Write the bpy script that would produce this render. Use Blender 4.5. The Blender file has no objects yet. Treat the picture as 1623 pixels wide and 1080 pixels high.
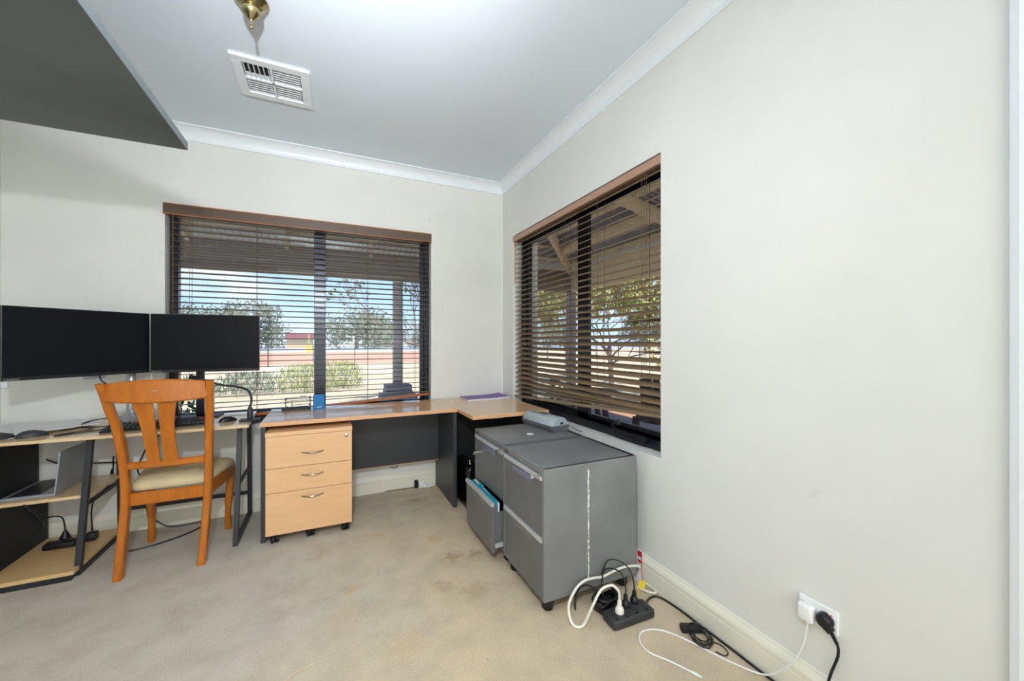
import bpy, bmesh, math, random
from mathutils import Vector, Matrix, noise
random.seed(7)
SC = bpy.context.scene
COL = SC.collection
PI = math.pi
BW, RW, LW, FW = 3.364, 1.481, -1.748, -1.6      # inner faces of the walls
CEIL = 2.69

# ------------------------------------------------------------------ materials
def lin(c):
    f = lambda v: v / 12.92 if v <= .04045 else ((v + .055) / 1.055) ** 2.4
    return tuple(f(v / 255) for v in c) + (1,)

def base_mat(name, rough=.5, metal=0, spec=.5):
    m = bpy.data.materials.new(name); m.use_nodes = True
    nt = m.node_tree; b = nt.nodes['Principled BSDF']
    b.inputs['Roughness'].default_value = rough
    b.inputs['Metallic'].default_value = metal
    b.inputs['Specular IOR Level'].default_value = spec
    return m, nt, b

def N(nt, t, **kw):
    n = nt.nodes.new(t)
    for k, v in kw.items():
        if hasattr(n, k): setattr(n, k, v)
        else: n.inputs[k].default_value = v
    return n

def ramp(nt, fac, stops):
    r = N(nt, 'ShaderNodeValToRGB')
    while len(r.color_ramp.elements) < len(stops): r.color_ramp.elements.new(.5)
    for e, (p, c) in zip(r.color_ramp.elements, stops):
        e.position = p; e.color = c
    nt.links.new(fac, r.inputs[0]); return r.outputs[0]

def mixc(nt, fac, a, b):
    m = N(nt, 'ShaderNodeMix', data_type='RGBA')
    for s, v in ((0, fac), (6, a), (7, b)):
        if hasattr(v, 'is_linked'): nt.links.new(v, m.inputs[s])
        else: m.inputs[s].default_value = v
    return m.outputs[2]

def math_(nt, op, a, b=None, c=None):
    m = N(nt, 'ShaderNodeMath', operation=op)
    for i, v in enumerate((a, b, c)):
        if v is None: continue
        if hasattr(v, 'is_linked'): nt.links.new(v, m.inputs[i])
        else: m.inputs[i].default_value = v
    return m.outputs[0]

def coords(nt, scale=(1, 1, 1), rot=(0, 0, 0)):
    t = N(nt, 'ShaderNodeTexCoord'); mp = N(nt, 'ShaderNodeMapping')
    mp.inputs['Scale'].default_value = scale; mp.inputs['Rotation'].default_value = rot
    nt.links.new(t.outputs['Object'], mp.inputs[0]); return mp.outputs[0]

def noise_(nt, vec, scale, detail=3, rough=.5):
    n = N(nt, 'ShaderNodeTexNoise'); n.inputs['Scale'].default_value = scale
    n.inputs['Detail'].default_value = detail; n.inputs['Roughness'].default_value = rough
    nt.links.new(vec, n.inputs['Vector']); return n.outputs['Fac']

def bump(nt, b, h, strength=.2, dist=.002):
    n = N(nt, 'ShaderNodeBump'); n.inputs['Strength'].default_value = strength
    n.inputs['Distance'].default_value = dist
    nt.links.new(h, n.inputs['Height']); nt.links.new(n.outputs[0], b.inputs['Normal'])

def plain(name, rgb, rough=.5, metal=0, var=.06, scale=30, bmp=0, spec=.5, stretch=(1, 1, 1)):
    """colour broken up by a soft noise, optional bump"""
    m, nt, b = base_mat(name, rough, metal, spec)
    v = coords(nt, stretch); n = noise_(nt, v, scale)
    c = lin(rgb); lo = tuple(x * (1 - var) for x in c[:3]) + (1,); hi = tuple(min(1, x * (1 + var)) for x in c[:3]) + (1,)
    nt.links.new(ramp(nt, n, [(.3, lo), (.7, hi)]), b.inputs['Base Color'])
    if bmp: bump(nt, b, n, bmp)
    return m

def wood(name, a, b_, rough=.35, scale=6, stretch=(1, 8, 8), bmp=.03, spec=.5):
    m, nt, b = base_mat(name, rough, 0, spec)
    v = coords(nt, stretch); n = noise_(nt, v, scale, 6, .6)
    v2 = coords(nt, tuple(s * 5 for s in stretch)); n2 = noise_(nt, v2, scale * 2, 2)
    f = math_(nt, 'ADD', math_(nt, 'MULTIPLY', n, .7), math_(nt, 'MULTIPLY', n2, .3))
    nt.links.new(ramp(nt, f, [(.35, lin(a)), (.65, lin(b_))]), b.inputs['Base Color'])
    if bmp: bump(nt, b, n2, bmp)
    return m

def wall_mat(name, rgb, marks=()):
    m, nt, b = base_mat(name, .55, 0, .35)
    v = coords(nt); n = noise_(nt, v, 3, 4)
    c = lin(rgb); lo = tuple(x * .965 for x in c[:3]) + (1,); hi = tuple(min(1, x * 1.02) for x in c[:3]) + (1,)
    col = ramp(nt, n, [(.3, lo), (.7, hi)])
    sp = noise_(nt, v, 9, 2)                       # a few faint scuffs
    scuff = ramp(nt, sp, [(.74, (0, 0, 0, 1)), (.8, (1, 1, 1, 1))])
    col = mixc(nt, math_(nt, 'MULTIPLY', scuff, .16), col, lin((150, 146, 138)))
    nt.links.new(col, b.inputs['Base Color'])
    bump(nt, b, noise_(nt, v, 220, 2), .06, .001)
    return m

def spots(nt, pts):
    """mask of soft-edged, noise-warped stains at object-space points (x, y, radius, weight)"""
    t = N(nt, 'ShaderNodeTexCoord')
    nz = N(nt, 'ShaderNodeTexNoise'); nz.inputs['Scale'].default_value = 22; nz.inputs['Detail'].default_value = 4
    nt.links.new(t.outputs['Object'], nz.inputs['Vector'])
    s = N(nt, 'ShaderNodeVectorMath', operation='SUBTRACT'); s.inputs[1].default_value = (.5, .5, .5)
    nt.links.new(nz.outputs['Color'], s.inputs[0])
    sc = N(nt, 'ShaderNodeVectorMath', operation='SCALE'); sc.inputs['Scale'].default_value = .16
    nt.links.new(s.outputs[0], sc.inputs[0])
    ad = N(nt, 'ShaderNodeVectorMath', operation='ADD')
    nt.links.new(t.outputs['Object'], ad.inputs[0]); nt.links.new(sc.outputs[0], ad.inputs[1])
    out = None
    for x, y, r, w in pts:
        d = N(nt, 'ShaderNodeVectorMath', operation='DISTANCE'); d.inputs[1].default_value = (x, y, 0)
        nt.links.new(ad.outputs[0], d.inputs[0])
        k = N(nt, 'ShaderNodeMapRange'); k.inputs['From Min'].default_value = r; k.inputs['From Max'].default_value = r * .25
        k.inputs['To Max'].default_value = w
        nt.links.new(d.outputs['Value'], k.inputs['Value'])
        out = k.outputs[0] if out is None else math_(nt, 'MAXIMUM', out, k.outputs[0])
    return out

def carpet_mat():
    m, nt, b = base_mat('carpet', .95, 0, .1)
    v = coords(nt)
    big = noise_(nt, v, 1.1, 4, .55); mid = noise_(nt, v, 6, 5, .6); fine = noise_(nt, v, 210, 5, .8)
    t = N(nt, 'ShaderNodeSeparateXYZ'); nt.links.new(v, t.inputs[0])
    # cleaner, greyer pile towards the computer desk, tan wear where people walk
    g = math_(nt, 'ADD', math_(nt, 'MULTIPLY', t.outputs['X'], .55), math_(nt, 'MULTIPLY', t.outputs['Y'], -.12))
    g = math_(nt, 'ADD', g, math_(nt, 'MULTIPLY', big, .9))
    col = ramp(nt, g, [(.0, lin((208, 203, 192))), (.28, lin((217, 203, 180))), (.5, lin((224, 201, 163))), (.72, lin((214, 194, 162)))])
    col = mixc(nt, math_(nt, 'MULTIPLY', ramp(nt, mid, [(.42, (0, 0, 0, 1)), (.72, (1, 1, 1, 1))]), .5), col, lin((160, 146, 124)))
    dark = spots(nt, [(.65, 2.16, .085, .8), (.76, 2.13, .07, .75), (.52, 1.93, .07, .45), (.66, 1.84, .09, .4),
                      (.80, 1.82, .06, .3), (1.02, 1.6, .05, .4), (.62, 3.06, .10, .55), (-.05, 2.52, .08, .35)])
    col = mixc(nt, dark, col, lin((156, 112, 62)))
    orange = spots(nt, [(.60, 2.42, .07, .7), (.1, 2.1, .06, .6), (.28, 2.62, .05, .5), (.3, 1.62, .12, .4), (-.1, 1.3, .12, .4), (.05, 1.9, .14, .3)])
    col = mixc(nt, orange, col, lin((206, 164, 112)))
    col = mixc(nt, .34, col, ramp(nt, fine, [(.36, lin((120, 108, 90))), (.64, lin((236, 226, 208)))]))
    vo = N(nt, 'ShaderNodeTexVoronoi'); vo.inputs['Scale'].default_value = 9; nt.links.new(v, vo.inputs['Vector'])
    col = mixc(nt, math_(nt, 'MULTIPLY', ramp(nt, vo.outputs['Distance'], [(.03, (1, 1, 1, 1)), (.05, (0, 0, 0, 1))]), ramp(nt, noise_(nt, v, 2.5, 1), [(.52, (0, 0, 0, 1)), (.6, (.6, .6, .6, 1))])), col, lin((84, 76, 64)))
    nt.links.new(col, b.inputs['Base Color'])
    bump(nt, b, fine, .6, .004)
    return m

def cabinet_mat():
    m, nt, b = base_mat('grey_steel', .42, 0, .5)
    v = coords(nt); n = noise_(nt, v, 4, 5, .6); f = noise_(nt, v, 400, 2)
    col = ramp(nt, n, [(.3, lin((108, 109, 111))), (.7, lin((124, 125, 126)))])
    chips = ramp(nt, noise_(nt, v, 26, 2), [(.79, (0, 0, 0, 1)), (.81, (1, 1, 1, 1))])
    col = mixc(nt, math_(nt, 'MULTIPLY', chips, .5), col, lin((190, 190, 188)))
    nt.links.new(col, b.inputs['Base Color']); bump(nt, b, f, .12, .0006)
    return m

def side_scraped_mat(x0):
    """grey steel with one long white paint scrape down the side at object x = x0"""
    m = cabinet_mat(); m.name = 'grey_steel_scraped'; nt = m.node_tree; b = nt.nodes['Principled BSDF']
    old = b.inputs['Base Color'].links[0].from_socket
    t = N(nt, 'ShaderNodeTexCoord'); s = N(nt, 'ShaderNodeSeparateXYZ'); nt.links.new(t.outputs['Object'], s.inputs[0])
    wob = math_(nt, 'MULTIPLY', math_(nt, 'SUBTRACT', noise_(nt, t.outputs['Object'], 25, 3), .5), .010)
    d = math_(nt, 'ABSOLUTE', math_(nt, 'SUBTRACT', math_(nt, 'ADD', s.outputs['X'], wob), x0))
    k = N(nt, 'ShaderNodeMapRange'); k.inputs['From Min'].default_value = .0052; k.inputs['From Max'].default_value = .003
    nt.links.new(d, k.inputs['Value'])
    br = ramp(nt, noise_(nt, t.outputs['Object'], 55, 3), [(.38, (.25, .25, .25, 1)), (.55, (1, 1, 1, 1))])
    z = ramp(nt, s.outputs['Z'], [(.105, (0, 0, 0, 1)), (.12, (1, 1, 1, 1)), (.625, (1, 1, 1, 1)), (.635, (0, 0, 0, 1))])
    fac = math_(nt, 'MULTIPLY', math_(nt, 'MULTIPLY', k.outputs[0], br), z)
    nt.links.new(mixc(nt, fac, old, lin((225, 225, 222))), b.inputs['Base Color'])
    return m

def desk_top_mat():
    m, nt, b = base_mat('beech_laminate', .2, 0, .55)
    v = coords(nt, (1, 7, 7)); n = noise_(nt, v, 9, 5, .6)
    col = ramp(nt, n, [(.35, lin((214, 172, 128))), (.65, lin((222, 182, 138)))])
    w = N(nt, 'ShaderNodeTexVoronoi'); w.inputs['Scale'].default_value = 7; w.inputs['Randomness'].default_value = 1
    nt.links.new(coords(nt, (1, .6, 1)), w.inputs['Vector'])
    flake = ramp(nt, w.outputs['Distance'], [(.075, (1, 1, 1, 1)), (.09, (0, 0, 0, 1))])
    pick = ramp(nt, noise_(nt, coords(nt), 3, 1), [(.5, (0, 0, 0, 1)), (.56, (1, 1, 1, 1))])
    col = mixc(nt, math_(nt, 'MULTIPLY', math_(nt, 'MULTIPLY', flake, pick), .8), col, lin((236, 226, 206)))
    b.inputs['Specular IOR Level'].default_value = .9
    nt.links.new(col, b.inputs['Base Color'])
    nt.links.new(ramp(nt, n, [(.3, (.10,) * 3 + (1,)), (.7, (.15,) * 3 + (1,))]), b.inputs['Roughness'])
    return m

def glass_mat(name='window_glass', refl=.07):
    m = bpy.data.materials.new(name); m.use_nodes = True; nt = m.node_tree; nt.nodes.clear()
    o = N(nt, 'ShaderNodeOutputMaterial'); mx = N(nt, 'ShaderNodeMixShader'); t = N(nt, 'ShaderNodeBsdfTransparent'); g = N(nt, 'ShaderNodeBsdfGlossy')
    t.inputs[0].default_value = (.95, .97, .97, 1); g.inputs['Roughness'].default_value = .01
    lw = N(nt, 'ShaderNodeLayerWeight'); lw.inputs['Blend'].default_value = .5
    fr = math_(nt, 'MULTIPLY_ADD', math_(nt, 'POWER', lw.outputs['Facing'], 5), .45, .035)
    nt.links.new(fr, mx.inputs[0]); nt.links.new(t.outputs[0], mx.inputs[1]); nt.links.new(g.outputs[0], mx.inputs[2]); nt.links.new(mx.outputs[0], o.inputs[0])
    return m

def ground_mat():
    m, nt, b = base_mat('dry_ground', .95, 0, .1)
    v = coords(nt); a = noise_(nt, v, .35, 5, .6); f = noise_(nt, v, 6, 6, .7)
    col = ramp(nt, a, [(.35, lin((196, 178, 150))), (.5, lin((206, 190, 164))), (.68, lin((186, 178, 140)))])
    col = mixc(nt, math_(nt, 'MULTIPLY', ramp(nt, f, [(.56, (0, 0, 0, 1)), (.66, (1, 1, 1, 1))]), .6), col, lin((120, 106, 84)))
    nt.links.new(col, b.inputs['Base Color']); bump(nt, b, f, .5, .03)
    return m

def corrugated(name, rgb, axis=0, rough=.45):
    m, nt, b = base_mat(name, rough, .25, .5)
    w = N(nt, 'ShaderNodeTexWave', wave_type='BANDS', bands_direction='XYZ'[axis]); w.inputs['Scale'].default_value = 4.1
    nt.links.new(coords(nt), w.inputs['Vector'])
    c = lin(rgb); nt.links.new(ramp(nt, noise_(nt, coords(nt), 3, 3), [(.3, tuple(x * .9 for x in c[:3]) + (1,)), (.7, c)]), b.inputs['Base Color'])
    bump(nt, b, w.outputs['Fac'], 1, .03)
    return m

def leaf_mat(name, cols):
    m, nt, b = base_mat(name, .6, 0, .3)
    v = coords(nt); n = noise_(nt, v, 2.3, 4, .7)
    k = len(cols); nt.links.new(ramp(nt, n, [(.3 + .4 * i / max(1, k - 1), lin(c)) for i, c in enumerate(cols)]), b.inputs['Base Color'])
    return m

M = dict(
    satin=plain('satin_bronze', (158, 150, 138), .3, 1, var=.05),
    mixed=leaf_mat('mixed_leaves', [(62, 84, 56), (96, 116, 66), (180, 176, 80)]),
    wall=wall_mat('cream_wall_paint', (224, 225, 221)), ceil=plain('ceiling_paint', (220, 228, 239), .7, var=.012, scale=2, bmp=.02),
    white=plain('white_gloss_trim', (232, 237, 243), .35, var=.01), skirt=plain('cream_gloss_trim', (228, 226, 212), .35, var=.015),
    carpet=carpet_mat(), steel=cabinet_mat(), scraped=side_scraped_mat(1.105),
    steel2=plain('grey_drawer_steel', (102, 103, 104), .4, var=.05, scale=6), steel_dark=plain('dark_steel', (48, 49, 52), .5),
    alu=plain('pale_aluminium', (196, 198, 200), .35, .35, var=.03), chrome=plain('polished_metal', (206, 206, 204), .18, 1, var=.03),
    label=plain('blue_grey_label', (112, 118, 140), .4), beech=desk_top_mat(),
    edge=wood('beech_edge', (214, 164, 122), (224, 176, 134), .3, 8, (2, 8, 8)),
    drawer=wood('beech_drawer_front', (222, 176, 130), (230, 186, 142), .35, 4, (1, 4, 9)),
    charcoal=plain('charcoal_board', (54, 58, 64), .42, var=.12, scale=160, bmp=.04), black=plain('black_plastic', (24, 25, 28), .38, var=.1, spec=.4),
    blackboard=plain('black_board', (26, 27, 30), .6, var=.3, scale=180), blackmetal=plain('black_powder_coat', (36, 39, 45), .42, var=.08),
    screen=plain('dark_screen', (22, 23, 28), .35, var=.15, scale=300, spec=.12), bezel=plain('black_bezel', (26, 27, 30), .35),
    pale=wood('pale_oak_board', (214, 184, 142), (224, 198, 158), .13, 6, (1, 8, 8)),
    chair=wood('honey_wood', (168, 90, 18), (192, 112, 26), .3, 5, (7, 7, 1.2), .02), seat=plain('cream_upholstery', (206, 190, 152), .9, var=.12, scale=9, bmp=.1),
    silver=plain('silver_plastic', (176, 180, 184), .3, .5, var=.03), silver2=plain('laptop_lid', (150, 156, 164), .3, .12, var=.06, scale=4),
    grey_lam=plain('pale_grey_plastic', (160, 170, 174), .35, var=.03), grey_dk=plain('dark_grey_plastic', (92, 96, 100), .4),
    paper=plain('paper', (232, 232, 234), .8, var=.03), purple=plain('purple_print', (112, 72, 150), .45, var=.35, scale=9), blue=plain('blue_card', (38, 122, 190), .4, var=.04),
    cyan=plain('cyan_folder', (40, 160, 186), .5, var=.1), acrylic=plain('smoky_acrylic', (120, 124, 124), .15, .2),
    brass=plain('brass', (180, 166, 126), .22, 1, var=.06), slat=plain('brown_slat', (92, 74, 60), .4, var=.08, stretch=(1, 1, 1), scale=6),
    slat2=plain('taupe_slat', (138, 116, 90), .4, var=.08, scale=6), valance=plain('dark_brown_valance', (92, 72, 58), .35, var=.06, scale=3),
    bead=plain('orange_brown_edge', (176, 98, 40), .35), pinkrail=plain('rosy_brown_valance', (176, 138, 118), .4, var=.05), cord=plain('brown_cord', (92, 74, 56), .8),
    frame=plain('black_aluminium', (26, 29, 34), .3, .2), glass=glass_mat(), frame2=plain('blue_black_aluminium', (46, 54, 68), .22, .3),
    plastic=plain('white_plastic', (236, 238, 240), .35, var=.01), white_cord=plain('white_cable', (226, 224, 216), .5, var=.02), red=plain('red_print', (214, 40, 44), .5), yellow=plain('yellow_tag', (214, 188, 62), .5),
    shelf=plain('charcoal_laminate', (90, 97, 96), .45, var=.18, scale=3), shelf_edge=plain('grey_edge_strip', (128, 136, 140), .45, var=.04), slotdark=plain('dark_void', (8, 12, 14), .9), post=plain('grey_painted_post', (122, 118, 130), .6),
    beam=plain('mauve_brown_beam', (128, 114, 104), .7), rafter=plain('cream_rafter', (236, 220, 188), .7), roof=corrugated('roof_sheet', (172, 178, 186)), roof2=corrugated('roof_sheet_side', (172, 178, 186), 1),
    brick=plain('grey_block', (140, 142, 156), .9, var=.12, scale=20, bmp=.2), ground=ground_mat(), paving=plain('paving', (124, 112, 112), .8, var=.12, scale=9),
    red_soil=plain('red_soil', (196, 146, 118), .95, var=.15, scale=2), road=plain('grey_road', (168, 172, 178), .9, var=.05, scale=1),
    bark=plain('bark', (138, 128, 124), .9, var=.3, scale=12), gum=leaf_mat('gum_leaves', [(92, 102, 88), (130, 140, 118), (160, 164, 140)]),
    autumn=leaf_mat('autumn_leaves', [(136, 150, 104), (200, 200, 132), (228, 198, 146)]), green=leaf_mat('dark_leaves', [(44, 72, 42), (72, 104, 62)]),
    shrub=leaf_mat('olive_shrub_leaves', [(112, 122, 70), (158, 164, 100), (186, 186, 126)]), redroof=corrugated('red_roof', (150, 60, 66)), tan=plain('tan_wall', (200, 178, 140), .8),
    wire=plain('fence_wire', (92, 92, 96), .6, .4), dark_timber=wood('dark_timber', (52, 42, 38), (78, 64, 56), .6, 5, (6, 6, 1)),
    mesh=plain('oak_shelf', (212, 178, 126), .35, var=.05, scale=5), clear=plain('keys_legend', (190, 194, 196), .5),
    case=plain('glossy_black', (14, 14, 16), .15, spec=.6), led=None)
m, nt, b = base_mat('green_led'); b.inputs['Base Color'].default_value = (.1, .8, .2, 1); b.inputs['Emission Color'].default_value = (.1, 1, .25, 1); b.inputs['Emission Strength'].default_value = 1.5; M['led'] = m

# ------------------------------------------------------------------ mesh building
class MB:
    def __init__(self): self.bm = bmesh.new(); self.mi = 0
    def _f(self, vs):
        try: f = self.bm.faces.new(vs); f.material_index = self.mi; return f
        except ValueError: return None
    def box(self, x0, x1, y0, y1, z0, z1, bev=0, seg=2, mat=None):
        x0, x1 = sorted((x0, x1)); y0, y1 = sorted((y0, y1)); z0, z1 = sorted((z0, z1))
        b2 = bmesh.new()
        v = [b2.verts.new((x, y, z)) for x in (x0, x1) for y in (y0, y1) for z in (z0, z1)]
        for q in ((0, 1, 3, 2), (4, 6, 7, 5), (0, 4, 5, 1), (2, 3, 7, 6), (0, 2, 6, 4), (1, 5, 7, 3)): b2.faces.new([v[i] for i in q])
        if bev: bmesh.ops.bevel(b2, geom=b2.edges[:], offset=min(bev, (x1 - x0) * .45, (y1 - y0) * .45, (z1 - z0) * .45), segments=seg, affect='EDGES', profile=.5)
        return self._merge(b2, mat)
    def _merge(self, b2, mat=None):
        if mat is not None: b2.transform(mat)
        mp = {v: self.bm.verts.new(v.co) for v in b2.verts}
        for f in b2.faces: self._f([mp[v] for v in f.verts])
        b2.free(); return self
    def loft(self, rings, closed=False, cap=True):
        R = [[self.bm.verts.new(p) for p in r] for r in rings]; n = len(R[0])
        for a, c in list(zip(R, R[1:])) + ([(R[-1], R[0])] if closed else []):
            for i in range(n): self._f((a[i], a[(i + 1) % n], c[(i + 1) % n], c[i]))
        if cap and not closed: self._f(R[0][::-1]); self._f(R[-1])
        return self
    def prism(self, poly, fn0, fn1):
        return self.loft([[fn0(*p) for p in poly], [fn1(*p) for p in poly]])
    def tube(self, pts, r, n=8, cap=True):
        pts = [Vector(p) for p in pts]; rs = r if isinstance(r, (list, tuple)) else [r] * len(pts)
        up = None; rings = []
        for i, p in enumerate(pts):
            d = (pts[min(i + 1, len(pts) - 1)] - pts[max(i - 1, 0)])
            if d.length < 1e-9: d = Vector((0, 0, 1))
            d.normalize()
            if up is None: up = d.orthogonal().normalized()
            up = (up - d * up.dot(d))
            if up.length < 1e-6: up = d.orthogonal()
            up.normalize(); s = d.cross(up)
            rings.append([p + (up * math.cos(a) + s * math.sin(a)) * rs[i] for a in (2 * PI * k / n for k in range(n))])
        return self.loft(rings, cap=cap)
    def bar(self, p0, p1, w, h, up=(0, 0, 1)):
        p0, p1 = Vector(p0), Vector(p1); d = (p1 - p0).normalized(); u = Vector(up); u = u - d * u.dot(d)
        if u.length < 1e-6: u = d.orthogonal()
        u.normalize(); s = d.cross(u)
        q = [s * a * w / 2 + u * c * h / 2 for a, c in ((-1, -1), (1, -1), (1, 1), (-1, 1))]
        return self.loft([[p0 + k for k in q], [p1 + k for k in q]])
    def lathe(self, prof, c=(0, 0, 0), n=24, mat=None):
        c = Vector(c); T = mat or Matrix.Identity(4)
        return self.loft([[c + T @ Vector((max(r, 1e-4) * math.cos(2 * PI * k / n), max(r, 1e-4) * math.sin(2 * PI * k / n), z)) for k in range(n)] for r, z in prof])
    def build(self, name, mat, parent=None, smooth=False, loc=None):
        bm = self.bm
        bmesh.ops.recalc_face_normals(bm, faces=bm.faces[:])
        if smooth:
            for f in bm.faces: f.smooth = True
            for e in bm.edges:
                if len(e.link_faces) == 2 and e.calc_face_angle(0) > .7: e.smooth = False
        me = bpy.data.meshes.new(name); bm.to_mesh(me); bm.free()
        for k in (mat if isinstance(mat, list) else [mat]): me.materials.append(k)
        o = bpy.data.objects.new(name, me); COL.objects.link(o)
        if parent is not None:
            o.parent = parent
            if loc is None: loc = -abs_loc(parent)
        o.location = loc if loc is not None else (0, 0, 0)
        return o

def abs_loc(o):
    v = Vector(o.location)
    while o.parent: o = o.parent; v += Vector(o.location)
    return v

def thing(name, label, cat, loc=(0, 0, 0), group=None, rz=0):
    o = bpy.data.objects.new(name, None); COL.objects.link(o); o.location = loc; o.rotation_euler.z = rz
    o.empty_display_size = .05; o['label'] = label; o['category'] = cat
    if group: o['group'] = group
    return o
def tag(o, label, cat, group=None, kind=None):
    o['label'] = label; o['category'] = cat
    if group: o['group'] = group
    if kind: o['kind'] = kind
    return o
def struct(o): o['kind'] = 'structure'; return o
def smooth_path(pts, k=6):
    """Catmull-Rom through the points"""
    P = [Vector(p) for p in pts]; out = []
    for i in range(len(P) - 1):
        a, b_, c, d = P[max(i - 1, 0)], P[i], P[i + 1], P[min(i + 2, len(P) - 1)]
        for j in range(k):
            t = j / k
            out.append(.5 * ((2 * b_) + (c - a) * t + (2 * a - 5 * b_ + 4 * c - d) * t * t + (3 * b_ - a - 3 * c + d) * t ** 3))
    out.append(P[-1]); return out
def B(*a, **k): return MB().box(*a, **k)

# ------------------------------------------------------------------ room shell
def holed_wall(name, axis, c0, c1, u0, u1, z0, z1, h, mat):
    """a wall slab between faces c0 (inner) and c1 (outer) across `axis`, with a rectangular opening h=(ua,ub,za,zb)"""
    mb = MB(); pt = (lambda c, u, z: (u, c, z)) if axis == 'y' else (lambda c, u, z: (c, u, z))
    o = [(u0, z0), (u1, z0), (u1, z1), (u0, z1)]; i = [(h[0], h[2]), (h[1], h[2]), (h[1], h[3]), (h[0], h[3])]
    V = {(k, c): [mb.bm.verts.new(pt(c, *p)) for p in ps] for k, ps in (('o', o), ('i', i)) for c in (c0, c1)}
    for j in range(4):
        n = (j + 1) % 4
        for c in (c0, c1): mb._f((V['o', c][j], V['o', c][n], V['i', c][n], V['i', c][j]))
        for k in 'oi': mb._f((V[k, c0][j], V[k, c0][n], V[k, c1][n], V[k, c1][j]))
    return struct(mb.build(name, mat))

W1 = (-.995, .803, .63, 2.163)       # opening in the back wall  (x0, x1, z0, z1)
W2 = (1.434, 3.142, .655, 2.166)     # opening in the right wall (y0, y1, z0, z1)
struct(B(LW - .25, RW + .25, FW - .25, BW + .25, -.12, 0).build('floor', M['carpet']))
struct(B(LW - .25, RW + .25, FW - .25, BW + .25, CEIL, CEIL + .1).build('ceiling', M['ceil']))
holed_wall('wall_back', 'y', BW, BW + .25, LW - .25, RW + .25, 0, CEIL, W1, M['wall'])
holed_wall('wall_right', 'x', RW, RW + .25, FW, BW, 0, CEIL, W2, M['wall'])
struct(B(LW - .25, LW, FW, BW, 0, CEIL).build('wall_left', M['wall']))
struct(B(LW - .25, RW + .25, FW - .25, FW, 0, CEIL).build('wall_front', M['wall']))

def cove(pts):                        # cornice profile (distance from wall, drop below ceiling)
    prof = [(0, 0), (.082, 0), (.082, -.008)]
    for k in range(9):
        a = PI / 2 * k / 8
        prof.append((.076 - .066 * math.sin(a), -.008 - .068 * (1 - math.cos(a))))
    prof += [(.010, -.085), (0, -.085)]
    return prof
def sweep_profile(name, prof, ring_at, mat):
    mb = MB(); mb.loft([[ring_at(e, d, z) for d, z in prof] for e in (0, 1)]); return struct(mb.build(name, mat))
cp = cove(None)
sweep_profile('trim_1', cp, lambda e, d, z: ((LW + d, RW - d)[e], BW - d, CEIL + z), M['white'])
sweep_profile('trim_2', cp, lambda e, d, z: (RW - d, (BW - d, FW + d)[e], CEIL + z), M['white'])
sweep_profile('trim_3', cp, lambda e, d, z: (LW + d, (BW - d, FW + d)[e], CEIL + z), M['white'])
sk = [(0, 0), (.018, 0), (.018, .078), (.0165, .080), (.0165, .083), (.018, .085), (.018, .100), (.013, .112), (.006, .122), (.004, .130), (0, .132)]
sweep_profile('baseboard_back', sk, lambda e, d, z: ((LW + d, RW - d)[e], BW - d, z), M['skirt'])
sweep_profile('baseboard_right', sk, lambda e, d, z: (RW - d, (BW - d, .345)[e], z), M['skirt'])
sweep_profile('baseboard_left', sk, lambda e, d, z: (LW + d, (BW - d, FW + d)[e], z), M['skirt'])

# door beside the camera in the right wall: only its white architrave reaches the picture
d1 = MB()
d1.loft([[(RW - d, y, z) for d, y in ((0, .343), (.016, .340), (.020, .325), (.018, .285), (.010, .278), (0, .278))] for z in (0, 2.14)])
d1.loft([[(RW - d, y, z) for d, y in ((0, -.61), (.016, -.607), (.020, -.592), (.018, -.552), (.010, -.545), (0, -.545))] for z in (0, 2.14)])
d1.box(RW - .02, RW, -.61, .343, 2.07, 2.14, .003)
door = struct(d1.build('door_1', M['white']))
B(RW - .008, RW - .001, -.543, .276, .005, 2.068, .002).build('door_leaf', M['white'], door, loc=(0, 0, 0))

# ------------------------------------------------------------------ windows (aluminium sliders)
def window(name, axis, w, c, m1, m2):
    """outer frame, fixed mullion pair and panes; c = frame plane (inner face) across axis"""
    root = bpy.data.objects.new(name, None); COL.objects.link(root); struct(root)
    a, b_, z0, z1 = w
    def bx(mb, u0, u1, d0, d1, za, zb, bev=.002):
        return mb.box(u0, u1, c + d0, c + d1, za, zb, bev) if axis == 'y' else mb.box(c + d0, c + d1, u0, u1, za, zb, bev)
    f = MB(); t = .038
    bx(f, a, a + t, 0, .09, z0, z1); bx(f, b_ - t, b_, 0, .09, z0, z1); bx(f, a, b_, 0, .09, z0, z0 + .05); bx(f, a, b_, 0, .09, z1 - t, z1)
    bx(f, a + t, b_ - t, .012, .03, z0 + .05, z0 + .075)
    f.build('window_frame', M['frame'], root, loc=(0, 0, 0))
    st = .034
    for u0, u1, d0, d1, sa, sb in ((a + t, m1[1], .012, .036, .006, m1[1] - m1[0]), (m2[0], b_ - t, .040, .064, m2[1] - m2[0], st)):
        g = MB()
        for q in ((u0, u0 + sa, z0 + .05, z1 - t), (u1 - sb, u1, z0 + .05, z1 - t), (u0, u1, z0 + .05, z0 + .05 + st + .012), (u0, u1, z1 - t - st, z1 - t)):
            bx(g, q[0], q[1], d0, d1, q[2], q[3])
        sash = g.build('sash', M['frame2'] if axis == 'y' else M['frame'], root, loc=(0, 0, 0))
        p = MB(); bx(p, u0 + sa, u1 - sb, (d0 + d1) / 2 - .002, (d0 + d1) / 2 + .002, z0 + .05 + st, z1 - t - st, 0)
        p.build('pane', M['glass'], sash, loc=(0, 0, 0))
    return root
w1 = window('window_1', 'y', W1, BW + .085, (-.104, -.022), (-.104, -.022))
w2 = window('window_2', 'x', W2, RW + .085, (2.16, 2.285), (2.215, 2.30))
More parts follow.
